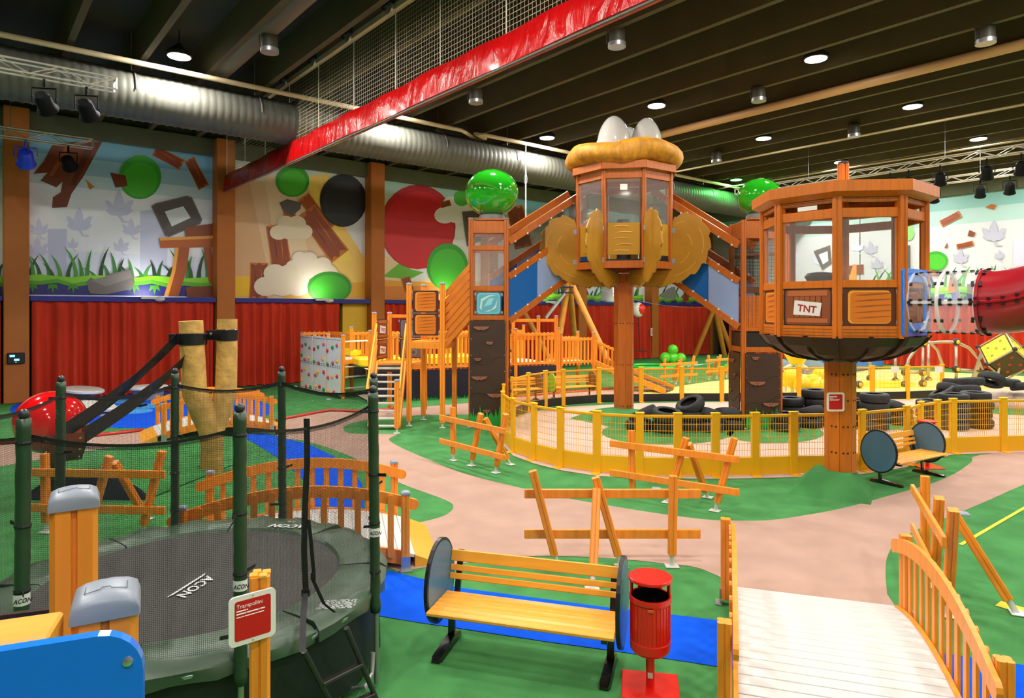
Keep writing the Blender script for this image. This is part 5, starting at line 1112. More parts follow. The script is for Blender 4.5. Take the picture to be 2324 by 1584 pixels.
prof = [(.25, 2.28), (.6, 2.29), (.95, 2.37), (1.2, 2.53), (1.3, 2.67), (.27, 2.67)]; b = MB(); b.lathe(prof, (*KC, 0), 16); obj('under_bowl', b, DARKF, t)
for k in range(8):
    a = A0 + 45 * k; ca, sa = math.cos(math.radians(a)), math.sin(math.radians(a)); nn = V((ca, sa, 0)).cross(V((0, 0, 1))); b = MB()
    b.prism([(.2, 2.2), (.26, 2.2), (.31, 2.3), (.42, 2.5), (.72, 2.66), (.72, 2.7), (.2, 2.7)], V((*KC, 0)) - nn * .018, (ca, sa, 0), (0, 0, 1), .036); obj('bracket', b, mat('grey gusset', '#6b6a6c', .4, metal=.4), t)
b = MB(); b.lathe([(.25, 2.22), (.26, 2.23), (.26, 2.27), (.2, 2.28)], (*KC, 0), 16); obj('collar', b, mat('grey gusset', '#6b6a6c'), t)
frustum('pole_mound', (5.5, 11.5), .62, .29, .36, -31, GREENC, 'green carpeted pyramid at the foot of the cabin pole')
t = thing('cabin_sign', 'red and white rules sign on the cabin pole', 'sign', at(1896, 912, 11.2)); sp_ = at(1896, 912, 11.27)
sign_board(t, sp_, 0.03, .3, [((.42,), .014, -.35, .27, 1), ((.2,), .008, -.35, .2, 1), ((.25, .3), .008, -.35, .14, 1), ((.15, .05, .3), .006, -.35, .08, 1)], .03)
# ------------------------------------------------------------------ tube slide
fa = A0 + 67.5; nd = V((math.cos(math.radians(fa)), math.sin(math.radians(fa)), 0)); sd = V((-nd.y, nd.x, 0)); S0 = V((KC[0], KC[1], 3.22)) + nd * (KR * .924 + .03); TRr = .45
t = thing('tube_slide', 'tube slide with blue plate, clear section and red bend at the right', 'slide', (S0.x, S0.y, 3.2))
n = 40; out = rounded(1.12, 1.06, .05, 9); inn = [(TRr * math.cos(math.atan2(y, x)), TRr * math.sin(math.atan2(y, x))) for x, y in out]; ex = sd; ez = V((0, 0, 1)); vs = []; fs = []; m = len(out)
for off in (0, .03):
    for lp in (out, inn): vs += [S0 + ex * x + ez * y + nd * off for x, y in lp]
for i in range(m):
    j = (i + 1) % m; fs += [(i, j, m + j, m + i), (2 * m + i, 3 * m + i, 3 * m + j, 2 * m + j), (i, 2 * m + i, 2 * m + j, j), (m + i, m + j, 3 * m + j, 3 * m + i)]
b = MB(); b.add(vs, fs); obj('blue_plate', b, BLUEG, t)
for x in (-.45, .45):
    for y in (-.46, -.15, .15, .46): screw(S0 + ex * x + ez * y + nd * .03, nd, t, .016)
TUBEC = clear_mat('clear tube', '#f2f4f8', .16, .03); RIMC = clear_mat('clear rim', '#ffffff', .55, .1)
def ringpts(c, d, up, r, k=28):
    d = d.normalized(); x = d.cross(up).normalized(); z = x.cross(d); return [c + x * r * math.cos(6.2832 * i / k) + z * r * math.sin(6.2832 * i / k) for i in range(k)]
UPV = V((0, 0, 1)); E0 = S0 + nd * .03; CL = .92
b = MB(); b.loft([ringpts(E0 + nd * CL * f, nd, UPV, TRr) for f in (0, .5, 1)], False); obj('clear_tube', b, TUBEC, t, smooth='all')
def flange(c, d, m, r=TRr, w=.05, bolts=10, th=.05):
    b = MB(); b.loft([ringpts(c - d * w / 2, d, UPV, r), ringpts(c - d * w / 2, d, UPV, r + th * .7), ringpts(c + d * w / 2, d, UPV, r + th * .7), ringpts(c + d * w / 2, d, UPV, r)], False, loop=True); o = obj('flange', b, m, t, smooth=30)
    rp = ringpts(c, d, UPV, r + .01, bolts); rq = ringpts(c, d, UPV, r + .04, bolts)
    for i in range(bolts):
        for e in (-1, 1): b = MB(); b.bar(rp[i] + d * e * .045, rq[i] + d * e * .045, .035, .04); obj('nut', b, BLACK, o)
for f in (.0, .46, .985): flange(E0 + nd * CL * f, nd, RIMC)
for z in (1, -1):
    for q in (0.0,):
        b = MB(); c0 = E0 + sd * TRr * z; b.bar(c0, c0 + nd * CL, .02, .05); o = obj('seam', b, RIMC, t)
        for i in range(7):
            for e in (-1, 1): bb = MB(); bb.box(c0 + nd * CL * (i + .5) / 7 + V((0, 0, .035 * e)) + sd * z * .01, (.04, .035, .03)); obj('nut', bb, BLACK, o)
for zz in (1, -1):
    c0 = E0 + V((0, 0, TRr * zz)); b = MB(); b.bar(c0, c0 + nd * CL, .05, .02); o = obj('seam', b, RIMC, t)
    for i in range(8): bb = MB(); bb.box(c0 + nd * CL * (i + .5) / 8 + V((0, 0, .012 * zz)), (.045, .04, .035)); obj('nut', bb, BLACK, o)
REDT = mat('dark red tube', '#a01420', .25, coat=.4)
path = [E0 + nd * CL]; dirs = [nd.copy()]; yaw = 0
for i in range(14):
    ang = math.radians(6.0 * min(i, 8)); dd = V((nd.x * math.cos(ang), nd.y * math.cos(ang) + .02 * i, math.sin(ang))).normalized(); path.append(path[-1] + dd * .16); dirs.append(dd)
b = MB(); rings = []
for i, c in enumerate(path): rings.append(ringpts(c, dirs[i], UPV, TRr + .015))
b.loft(rings, False); b2 = [ringpts(c, dirs[i], UPV, TRr - .005) for i, c in enumerate(path)]; b.loft([list(reversed(r)) for r in b2], False); obj('red_tube', b, REDT, t, smooth='all')
for i in (0, 5, 9, 14): flange(path[i], dirs[i], REDT, TRr + .01, .04, 12)
for z in (1, -1):
    b = MB(); b.tube([c + dirs[i].cross(UPV).normalized() * (TRr + .02) * z for i, c in enumerate(path)], .025, 6); o = obj('seam', b, REDT, t)
    for i in range(0, 15, 1): bb = MB(); c = path[i] + dirs[i].cross(UPV).normalized() * (TRr + .03) * z; bb.box(c + V((0, 0, .05)), (.035, .035, .03)); obj('nut', bb, BLACK, o); bb = MB(); bb.box(c - V((0, 0, .05)), (.035, .035, .03)); obj('nut', bb, BLACK, o)
# ================================================================== slingshot, pond and mound
SAND = mat('sandy bark', '#c2974d', .75, var=.22, scale=5, bump=.8, bscale=14)
t = thing('slingshot', 'huge sandy Y-shaped slingshot with black straps and brown pouch', 'slingshot', (-5.72, 12.8, 0))
P = [V((-5.74, 12.8, 0)), V((-5.73, 12.8, .5)), V((-5.75, 12.8, .95))]
b = MB()
b.tube([P[0], P[1], V((-5.74, 12.8, .8)), V((-5.86, 12.72, 1.15)), V((-5.98, 12.62, 1.55)), V((-6.0, 12.58, 2.3)), V((-6.02, 12.56, 2.9))], [.21, .20, .23, .23, .22, .215, .21], 18)
b.tube([V((-5.74, 12.8, .45)), V((-5.72, 12.82, .8)), V((-5.6, 12.93, 1.2)), V((-5.55, 13.0, 1.6)), V((-5.54, 13.02, 2.3)), V((-5.54, 13.03, 2.93))], [.15, .2, .2, .2, .19, .185], 18)
obj('forked_trunk', b, SAND, t, smooth=60)
STRAP = mat('black strap', '#15161a', .3)
for c, r in ((V((-6.01, 12.57, 2.56)), .222), (V((-5.54, 13.02, 2.62)), .198)):
    b = MB(); b.lathe([(r, -.11), (r + .012, -.1), (r + .012, .1), (r, .11)], c, 20); o = obj('band', b, STRAP, t, smooth=30)
    b = MB(); b.box(c + V((-r - .08, -.05, 0)), (.2, .05, .2), ch=.01); obj('band_tab', b, STRAP, o); screw(c + V((-r - .08, -.08, .02)), (0, -1, 0), o, .03)
def strap(name, p, q, w0, w1, tw):
    b = MB(); rows = []
    for i in range(13):
        s = i / 12; c = p.lerp(q, s) + V((0, 0, -.12 * math.sin(math.pi * s))); a = tw * math.sin(math.pi * min(1, s * 1.6)) ; u = V((.25 * math.sin(a), -math.sin(a), math.cos(a))); w_ = w0 + (w1 - w0) * s; n = V((.4, .5, .3)).normalized() * .006
        rows.append([c + u * w_ / 2 + n, c - u * w_ / 2 + n, c - u * w_ / 2 - n, c + u * w_ / 2 - n])
    b.loft(rows); return obj(name, b, STRAP, t)
PO = at(160, 1000, 10.9)
strap('strap', at(402, 768, 12.4), at(128, 990, 10.3), .2, .26, .9); strap('strap', at(470, 768, 12.9), at(196, 985, 10.7), .2, .26, .9)
LEATH = mat('brown pouch leather', '#6a2f1e', .3, coat=.3)
ax = V((.78, .62, 0)).normalized()
for i in range(5):
    a0, a1 = math.radians(8 - 24 * i), math.radians(8 - 24 * i - 22); c = at(138, 985, 10.75); rad = .40; fw = V((.62, -.78, 0)).normalized()
    def cyl(a, r): return c + fw * r * math.cos(a) + V((0, 0, r * math.sin(a)))
    b = MB(); b.loft([[cyl(a, rad) + ax * e, cyl(a, rad + .035) + ax * e] for a in (a0, (a0 + a1) / 2, a1) for e in (0,)], False, closed=False)
    b = MB(); pr = [cyl(a0, rad), cyl((a0 + a1) / 2, rad), cyl(a1, rad), cyl(a1, rad + .04), cyl((a0 + a1) / 2, rad + .04), cyl(a0, rad + .04)]; b.loft([[p - ax * .27 for p in pr], [p + ax * .27 for p in pr]]); pp = obj('pouch_plank', b, LEATH, t)
    for e in (-.22, .22): screw(cyl((a0 + a1) / 2, rad + .04) + ax * e, cyl((a0 + a1) / 2, 1) - c, pp, .02)
b = MB(); b.prism([(.05, -.35), (.42, -.1), (.47, .12), (.2, .16), (-.1, .05)], at(138, 985, 10.75) + ax * .31, fw, (0, 0, 1), .02); obj('pouch_side', b, STRAP, t)
t = thing('red_ball', 'big glossy red ball on a black stand held by the slingshot pouch', 'ball', (-7.7, 11.3, 0)); BC = at(116, 958, 11.25)
b = MB(); b.ball(BC, (.54, .54, .52), 40); obj('shell', b, mat('red ball gloss', '#d80c10', .07, coat=1.0), t, smooth='all')
b = MB(); b.tube([(BC.x, BC.y, .02), (BC.x, BC.y, BC.z - .45)], .07, 12); obj('stand_pole', b, BLACKG, t, smooth=True)
b = MB(); b.box((BC.x, BC.y, .015), (.5, .5, .03), ch=.006); obj('stand_base', b, BLACKG, t)
# mound with a dark front
NAVY = mat('dark navy cloth', '#1d2138', .8, var=.2, scale=6); MC = V((-6.95, 10.95, 0))
t = thing('tunnel_mound', 'low green carpeted mound with a dark navy front beside the slingshot', 'mound', MC)
rows = []
for y, s in ((0, 1), (.5, .98), (1.2, .8), (2.0, .45), (2.6, .05)): rows.append([MC + V((1.0 * math.cos(math.pi * i / 20) * (1 + .4 * y / 2.6), y, .02 + .40 * s * math.sin(math.pi * i / 20) ** 1.3)) for i in range(21)])
b = MB(); b.loft(rows, False, closed=False); obj('turf', b, GREENC, t, smooth='all')
b = MB(); b.prism([(p.x - MC.x, p.z) for p in rows[0]][::-1], MC + V((0, .0, -.02)), (1, 0, 0), (0, 0, 1), .02); obj('dark_front', b, NAVY, t)
# pond stepping stones
STW = mat('white stone plastic', '#dcdad2', .5); STB = mat('pale blue disc', '#3fa0e6', .6); STG = mat('grey stone base', '#8a8f9a', .6)
for i, (px, py, r, k, l) in enumerate(((186, 912, .62, 't', 'white tilting stepping plate on a post at the left of the pond'), (337, 905, .62, 'm', 'white round stepping stone with grey base in the pond'), (215, 938, .55, 's', 'white wedge stepping stone at the front of the pond'), (420, 898, .5, 'm', 'small white stepping stone at the back of the pond, behind the footbridge'),
                                       (213, 921, .5, 'd', 'pale blue flat disc left in the pond'), (262, 912, .55, 'd', 'pale blue flat disc at the back middle of the pond'), (290, 924, .6, 'd', 'pale blue flat disc between the slingshot straps'), (305, 935, .5, 'd', 'pale blue flat disc at the front of the pond'), (385, 905, .5, 'd', 'pale blue flat disc behind the trampoline pole'), (350, 922, .55, 'd', 'pale blue flat disc beside the footbridge'))):
    p = g(px, py); t = thing('stepping_stone', l, 'stepping stone', p, 'stepping stones in the pond')
    if k == 'd': b = MB(); b.lathe([(r, .006), (r, .03), (r * .95, .04)], p, 22); obj('disc', b, STB, t); continue
    hgt = .34 if k != 's' else .16; b = MB(); b.lathe([(r * .75, .0), (r * .8, hgt), (r * .8, hgt + .02)], p, 18) if k != 't' else b.lathe([(.1, 0), (.1, .3)], p, 12); obj('base', b, STG, t, smooth=30)
    b = MB(); M_ = Matrix.Rotation(.12 if k == 't' else (.2 if k == 's' else 0), 3, 'Y'); b.lathe([(r * .9, hgt), (r, hgt + .03), (r, hgt + .09), (r * .92, hgt + .12)], p, 24, M_); obj('plate', b, STW, t, smooth=30)
    if k == 't': b = MB(); b.box(p + V((0, 0, .36)), (1.0, .5, .14), M_, ch=.05); obj('rocker', b, STG, t)
# wall control box, column sign
t = thing('control_box', 'small black control screen on the leftmost ochre column', 'control box', onwall(36, 813, VW - .72)); p = onwall(36, 813, VW - .73)
b = MB(); b.box(p, (.48, .12, .36), RZ, ch=.02); obj('case', b, BLACK, t)
for k, dx in enumerate((-.1, .02)): b = MB(); b.box(p + R(dx, -.065, .08 - .13 * k), (.14, .01, .07), RZ); obj('screen_icon', b, mat('blue screen', (.25, .6, 1), .3, emit=1.2), t)
b = MB(); b.box(p + R(0, -.065, -.13), (.03, .01, .02), RZ); obj('led', b, mat('green led', (.1, 1, .2), .3, emit=2), t)
t = thing('column_sign', 'small red and white sign on the far column right of the nest pole', 'sign', onwall(1479, 753, VW - .7)); p = onwall(1479, 753, VW - .7)
b = MB(); b.box(p, (.22, .02, .5), RZ); obj('board', b, PAPER, t); b = MB(); b.box(p + R(.02, -.013, 0), (.08, .004, .4), RZ); obj('red_mark', b, RED, t)
# ================================================================== stair tower and play deck
t = thing('stair_tower', 'wooden stair tower with picture panels left of the brown climbing tower', 'play tower', (-2.6, 18.2, 0))
FP = [V((-2.75, 17.9, 0)), V((-1.83, 17.62, 0)), V((-1.6, 18.62, 0)), V((-2.5, 18.9, 0))]
for p in FP:
    q = post('post', p + V((0, 0, .14)), p + V((0, 0, 3.78)), .13, WOOD, t); foot(p, t, .15); cap(p + V((0, 0, 3.78)), .13, GREYP, q)
for i in range(4): board('deck_beam', FP[i] + V((0, 0, 2.16)), FP[(i + 1) % 4] + V((0, 0, 2.16)), .06, .16, WOOD, t)
for k in range(7):
    s = (k + .5) / 7; board('deck_board', FP[0].lerp(FP[3], s) + V((0, 0, 2.26)), FP[1].lerp(FP[2], s) + V((0, 0, 2.26)), .135, .03, TOPW, t)
c = (FP[0] + FP[1]) / 2; 
for z in (2.72, 3.33): panel('plank', c + V((0, 0, z)), FP[1] - FP[0], .74, .58, t)
# slanted cladding up to the climbing tower
X0, X1 = -1.75, -1.12; PLK = mat('deep orange plank', '#d2761d', .4, var=.1, scale=3)
for yy in (17.68, 18.55):
    for i in range(7):
        z = 2.1 + .222 * i; b = MB(); b.prism([(X0, z), (X1, z + .72), (X1, z + .905), (X0, z + .185)], (0, yy + .012 * (i % 2), 0), (1, 0, 0), (0, 0, 1), .035); obj('slanted_plank', b, PLK, t)
# lower deck with grey panels
LP = [V((-3.95, 19.2, 0)), V((-2.85, 18.95, 0)), V((-2.6, 20.0, 0)), V((-3.7, 20.25, 0))]
for p in (LP[0], LP[3], LP[2]):
    q = post('post', p + V((0, 0, .14)), p + V((0, 0, 3.0)), .12, WOOD, t); cap(p + V((0, 0, 3.0)), .12, GREYP, q); foot(p, t, .15)
for i in range(4): board('deck_beam', LP[i] + V((0, 0, 1.5)), LP[(i + 1) % 4] + V((0, 0, 1.5)), .06, .14, WOOD, t)
for k in range(7): s = (k + .5) / 7; board('deck_board', LP[0].lerp(LP[3], s) + V((0, 0, 1.59)), LP[1].lerp(LP[2], s) + V((0, 0, 1.59)), .14, .03, TOPW, t)
for z in (1.95, 2.55): panel('grey', (LP[2] + LP[3]) / 2 + V((0.12, 0, z)), LP[2] - LP[3], .72, .57, t); panel('crate', (LP[0] + LP[3]) / 2 + V((0, 0, z)), LP[3] - LP[0], .72, .57, t, name='side_panel')
board('rail', LP[3] + V((0, 0, 2.92)), LP[2] + V((0, 0, 2.92)), .05, .1, WOOD, t)
b = MB(); b.prism([(0, 0), (.85, 0), (.85, .75)], V((-3.1, 19.9, 2.95)), (1, 0, .0), (0, 0, 1), .02); obj('stone_panel', b, mat('grey stone panel', '#6d666a', .5), t)
# stairs
t = thing('staircase', 'steep staircase with white treads and slanted orange rails', 'staircase', (-3.3, 17.5, 0)); NT = 9
sa, sb = V((-3.32, 17.35, 0)), V((-3.42, 18.95, 1.55))
for i in range(NT):
    s = (i + .5) / NT; c = sa.lerp(sb, s); board('tread', c + V((-.36, 0, 0)), c + V((.36, 0, 0)), .16, .045, WPLATE, t)
for e in (-.4, .4):
    board('stringer', sa + V((e, 0, .05)), sb + V((e, .1, .05)), .05, .18, WOOD, t)
    for k in range(3): board('slanted_rail', sa + V((e, -.02, .5 + .19 * k)), sb + V((e, -.02, .55 + .19 * k)), .04, .09, TOPW, t)
    board('hand_rail', sa + V((e * 1.05, -.1, .95 + .1)), sb + V((e * 1.05, .05, 1.15)), .05, .09, TOPW, t)
q = post('newel_post', g(900, 985) + V((0, .05, .14)), g(900, 985) + V((0, .05, 1.32)), .12, WOOD, t); foot(g(900, 985) + V((0, .05, 0)), t, .15); cap(g(900, 985) + V((0, .05, 1.32)), .12, GREYP, q)
b = MB(); b.bar(sb + V((-.36, .02, -.1)), sb + V((.36, .02, -.1)), .02, .2); obj('kick_plate', b, mat('dark grey plate', '#55504e', .4), t)
# long play deck
SK = mat('dark navy skirt', '#1a1c34', .5, var=.2, scale=5); SANDW = mat('pale deck top', '#e9ddc0', .6); YMAT = mat('yellow soft mat', '#f5d51a', .45)
slat_me = MB().box((0, 0, 0), (.085, .025, 1.1), ch=.006).mesh('slat'); slat_me.materials.append(WOOD)
def slat_rail(parent, A, B, z0, z1, skip=None, step=.165, drop=0.0):
    A, B = V(A), V(B); L = (B - A).length; d = (B - A) / L; n = int(L / step); a = math.atan2(d.y, d.x)
    for i in range(n):
        s = (i + .5) / n; p = A.lerp(B, s); zz = drop * s; link('slat', slat_me, None, parent, Matrix.Translation((p.x, p.y, (z0 + z1) / 2 + zz)) @ Matrix.Rotation(a, 4, 'Z') @ Matrix.Diagonal((1, 1, (z1 - z0) / 1.1, 1)))
    board('rail', A + V((0, 0, z1 - .08)), B + V((0, 0, z1 - .08 + drop)), .05, .1, WOOD, parent); board('rail', A + V((0, 0, z0 + .12)), B + V((0, 0, z0 + .12 + drop)), .05, .1, WOOD, parent)
t = thing('play_deck', 'long raised wooden play deck with slatted railing and dark navy skirt', 'play deck', (-1, 24, 0))
D0, D1_ = V((-4.7, 22.2, 0)), V((1.75, 25.2, 0)); dd = (D1_ - D0).normalized(); nb = V((-dd.y, dd.x, 0)) * 3.0
b = MB(); b.bar(D0 + V((0, 0, .53)), D1_ + V((0, 0, .53)), .04, 1.02); obj('skirt', b, SK, t)
rn = random.Random(6); b = MB(); L = (D1_ - D0).length; x = 0
while x < L: hgt = rn.uniform(.05, .16); p = D0 + dd * x - V((-dd.y, dd.x, 0)) * .03; b.add([p - dd * .03, p + dd * .03, p + V((0, 0, hgt)) + dd * rn.uniform(-.03, .03)], [(0, 1, 2)]); x += .05
o = obj('grass_fringe', b, GRASSP, t); o['kind'] = 'stuff'
b = MB(); b.add([D0 + V((0, 0, 1.1)), D1_ + V((0, 0, 1.1)), D1_ + nb + V((0, 0, 1.1)), D0 + nb + V((0, 0, 1.1))], [(0, 1, 2, 3)]); b.add([p + V((0, 0, .06)) for p in (D0, D1_, D1_ + nb, D0 + nb)], [(0, 1, 2, 3)]); obj('deck_top', b, SANDW, t)
slat_rail(t, D0 + nb.normalized() * .05, D1_ + nb.normalized() * .05, 1.02, 2.28)
slat_rail(t, D0 + nb, D1_ + nb, 1.1, 2.3)
for s in (0, .25, .5, .75, 1): p = D0.lerp(D1_, s); q = post('post', p + V((0, 0, .0)), p + V((0, 0, 2.4)), .12, WOOD, t); cap(p + V((0, 0, 2.4)), .12, GREYP, q)
for s in (0, .33, .66, 1): p = D0.lerp(D1_, s) + nb; q = post('post', p, p + V((0, 0, 2.45)), .12, WOOD, t); cap(p + V((0, 0, 2.45)), .12, GREYP, q)
for s0 in (.1, .45): p = D0.lerp(D1_, s0) + nb * .5; b = MB(); b.box(p + V((0, 0, 1.3)), (1.8, 1.2, .3), Matrix.Rotation(math.atan2(dd.y, dd.x), 3, 'Z'), ch=.06); obj('yellow_mat', b, YMAT, t)
fr = [at(1165, 720, 24.8), at(1222, 720, 25.0), at(1262, 720, 25.2)]
for p in fr: q = post('frame_post', V((p.x, p.y, 0)), V((p.x, p.y, 2.85)), .13, WOOD, t); cap(V((p.x, p.y, 2.85)), .13, GREYP, q)
for i in range(2): board('cross_rail', V((*fr[i].xy, 2.72)), V((*fr[i + 1].xy, 2.72)), .05, .11, WOOD, t); board('cross_rail', V((*fr[i].xy, 2.1)), V((*fr[i + 1].xy, 2.1)), .05, .22, WOOD, t)
# bridge and ramp at its right end
t = thing('deck_ramp', 'slatted wooden landing with a dark ramp leading down behind the yellow fence', 'ramp', (2.6, 25.8, 0))
Q0, Q1 = V((1.85, 25.5, 0)), V((3.2, 26.3, 0)); slat_rail(t, Q0, Q1, .98, 2.05); slat_rail(t, Q0 + V((-.5, 1.2, 0)), Q1 + V((-.5, 1.2, 0)), 1.0, 2.05)
for p in (Q0, Q1, Q1 + V((-.5, 1.2, 0))): q = post('post', p, p + V((0, 0, 2.2)), .13, WOOD, t); cap(p + V((0, 0, 2.2)), .13, GREYP, q)
b = MB(); b.add([V((*p, 1.08)) for p in (Q0.xy, Q1.xy, (Q1 + V((-.5, 1.2, 0))).xy, (Q0 + V((-.5, 1.2, 0))).xy)], [(0, 1, 2, 3)]); obj('landing', b, SANDW, t)
R0, R1 = V((3.2, 26.3, 1.05)), V((5.7, 24.9, .08)); sdv = V((.55, .95, 0)); RAMPM = mat('dark ramp rubber', '#2e2420', .8)
b = MB(); b.add([R0 + V((0, 0, -.1)), R1 + V((0, 0, -.05)), R1 + sdv, R0 + sdv + V((0, 0, -.1))], [(0, 1, 2, 3)]); obj('ramp_surface', b, RAMPM, t)
for o_ in (V((0, 0, 0)), sdv): board('ramp_stringer', R0 + o_, R1 + o_, .05, .22, WOOD, t)
slat_rail(t, V((3.2, 27.3, 0)), V((4.4, 26.7, 0)), 1.0, 2.0, drop=-.55)
# climbing wall box
t = thing('climbing_wall', 'white climbing wall panels with coloured holds left of the stairs', 'climbing wall', (-7.2, 25, 0))
WA, WB = V((-5.9, 23.4, 0)), V((-8.3, 26.5, 0)); wd = (WA - WB).normalized(); wn = V((wd.y, -wd.x, 0)); WPAN = mat('white climbing panel', '#d9dbdc', .6, var=.04, scale=6); L = (WA - WB).length
HC = [mat('hold ' + n, c, .5) for n, c in (('yellow', '#e8a51c'), ('red', '#c51f35'), ('green', '#1f8a3a'), ('pink', '#c2415e'))]; rn = random.Random(8); dot = mat('panel insert', '#30343a', .6)
for i in range(4):
    p = WB + wd * (L * i / 3); q = post('post', p, p + V((0, 0, 2.2)), .12, WOOD, t); cap(p + V((0, 0, 2.2)), .12, GREYP, q)
for i in range(3):
    p = WB + wd * (L * (i + .5) / 3) + wn * .07; w_ = L / 3 - .1
    b = MB(); b.bar(p - wd * w_ / 2 + V((0, 0, 1.1)), p + wd * w_ / 2 + V((0, 0, 1.1)), .03, 2.05); pn = obj('wall_panel', b, WPAN, t)
    for k in range(12):
        x, z = (-.32 + .32 * (k % 3) + rn.uniform(-.09, .09)) * w_, .25 + .5 * (k // 3) + rn.uniform(-.12, .12); c = p + wd * x + V((0, 0, z)) + wn * .03
        b = MB(); b.ball(c, (.055 + rn.uniform(0, .02), .05, .07), 8); obj('hold', b, HC[k % 4], pn, smooth='all')
    b = MB()
    for row in (.12, 1.07, 1.13, 2.05):
        for k in range(8): b.box(p + wd * w_ * (-.45 + .9 * k / 7) + V((0, 0, row)) + wn * .016, (.03, .03, .03))
    obj('inserts', b, dot, pn)['kind'] = 'stuff'
SP = V((-5.15, 24.3, 0)); q = post('post', SP, SP + V((0, 0, 2.2)), .12, WOOD, t); cap(SP + V((0, 0, 2.2)), .12, GREYP, q)
for z in (.35, .75, 1.1, 2.0): rod('rung', WA + V((0, 0, z)), SP + V((0, 0, z)), .03, WPLATE, t)
board('deck_beam', WA + V((0, 0, 1.28)), SP + V((0, 0, 1.28)), .06, .14, WOOD, t)
BX = SP + (WB - WA) * .9; b = MB(); b.add([V((*p.xy, 1.36)) for p in (WA, SP, BX, WB)], [(0, 1, 2, 3)]); obj('deck_top', b, SANDW, t)
slat_rail(t, SP + V((-.1, .3, 0)), BX, 1.3, 2.25); slat_rail(t, WB, BX, 1.3, 2.25)
b = MB(); c = (WA + SP) / 2 + (WB - WA) * .4; b.box(c + V((.35, .35, 1.5)), (1.2, .5, .25), Matrix.Rotation(math.atan2(wd.y, wd.x), 3, 'Z'), ch=.08); obj('yellow_mat', b, YMAT, t)
# ================================================================== zip line
LEG = mat('pale log', '#dd9038', .5, var=.1, scale=3)
t = thing('zip_line', 'tall slanted log frame of the zip line behind the nest walkway', 'zip line', (3, 33, 0)); ap = at(1291, 632, 33.0)
for bs_ in (g(1394, 850), g(1256, 846), V((3.6, 37.0, 0))): rod('leg', V((bs_.x, bs_.y, 0)), ap, .16, LEG, t, 12)
rod('leg', at(1172, 676, 34), V((*at(1262, 845, 34).xy, 0)), .14, LEG, t, 12)
b = MB(); b.bar(at(1288, 658, 32.7), at(1238, 722, 32.0), .1, .12); obj('steel_strut', b, GALV, t)
b = MB(); b.box(at(1285, 652, 32.6), (.7, .1, .08)); b.box(at(1285, 664, 32.6), (.7, .1, .08)); b.box(at(1268, 658, 32.6), (.08, .1, .4)); obj('bracket', b, BLACK, t)
t2 = thing('zip_line', 'distant log frame of the zip line in the far corner', 'zip line', (13.6, 44, 0)); ap2 = at(1622, 697, 44.0)
for bs_ in (g(1577, 808), g(1664, 806), V((14.6, 46, 0))): rod('leg', V((bs_.x, bs_.y, 0)), ap2, .16, LEG, t2, 12)
b = MB(); b.box(ap2 + V((0, 0, -.15)), (.7, .12, .12)); b.box(ap2 + V((.4, 0, -.3)), (.8, .12, .3)); obj('trolley_block', b, BLACK, t2)
cab = [ap.lerp(ap2, s / 10) - V((0, 0, .5 * math.sin(math.pi * s / 10))) for s in range(11)]; b = MB(); b.tube(cab, .015, 5); obj('cable', b, GALV, t)
zs = ap.lerp(ap2, .4) - V((0, 0, .5 * math.sin(.4 * math.pi))); hz = at(1449, 703, zs.y)
t = thing('zip_line_buoy', 'red and white buoy with a thin black rod hanging from the zip line', 'zip line rider', (hz.x, hz.y, 1))
b = MB(); b.ball(hz, (.36, .3, .42), 16); obj('buoy', b, mat('white plastic', '#e6e2da', .4), t, smooth='all'); b = MB(); b.ball(hz + V((.1, -.06, .02)), (.3, .27, .34), 14); obj('red_cover', b, RED, t, smooth='all')
rod('rope', hz, zs, .015, BLACK, t); rod('rod', hz, at(1452, 797, zs.y), .03, BLACK, t); b = MB(); b.box(at(1452, 797, zs.y), (.8, .1, .05)); obj('foot_bar', b, BLACK, t)
# ================================================================== far play things
GB = mat('lime ball', '#5fc52c', .3)
for i, (px, py, r) in enumerate(((1510, 815, 13), (1527, 817, 13), (1545, 815, 12), (1527, 800, 12), (1652, 833, 10), (1662, 836, 9))):
    Y = 39.0 if i < 4 else 33.5; p = at(px, py, Y); rr = r / F * Y; z = rr if i != 3 else rr * 2.6; b = MB(); b.ball((p.x, p.y, z), rr, 18)
    tag(obj('green_toy_ball', b, GB, smooth='all'), ['green ball at the left foot of the distant pile', 'green ball in the middle foot of the distant pile', 'green ball at the right foot of the distant pile', 'green ball on top of the distant pile', 'small green ball left of two behind the right climbing tower', 'smallest green ball by the right climbing tower'][i], 'ball', 'lime green balls far off')
b = MB(); p = g(1478, 833); b.lathe([(1.0, .04), (1.06, .12), (1.25, .12), (1.3, .04), (1.25, .0), (1.05, 0)], p, 36, loop=True); tag(obj('floor_ring', b, mat('bright green ring', '#1fbf3c', .4), smooth=30), 'bright green ring lying on the far carpet', 'ring')
YB = mat('yellow ball', '#f3cf12', .35); t = thing('ball_climber', 'climbing frame of yellow balls on white posts behind the right tower', 'ball climber', g(1830, 893))
bl = [(1798, 858, 23, 24.6), (1822, 874, 20, 23.9), (1846, 866, 18, 25.0), (1861, 852, 18, 25.2), (1862, 884, 24, 23.6), (1782, 866, 12, 25.5)]; bp_ = []
for px, py, r, Y in bl: p = at(px, py, Y); bp_.append(p); b = MB(); b.ball(p, r / F * Y, 18); obj('ball', b, YB, t, smooth='all'); rod('post', V((p.x, p.y, 0)), p, .06, WPLATE, t, 10)
for i, j in ((0, 1), (2, 3), (3, 4)): rod('link_tube', bp_[i], bp_[j], .05, WPLATE, t, 10)
b = MB(); p = at(1808, 812, 26); b.lathe([(.25, -.22), (.5, .2), (.5, .26), (.4, .26)], p, 16); obj('funnel', b, YB, t, smooth=30)
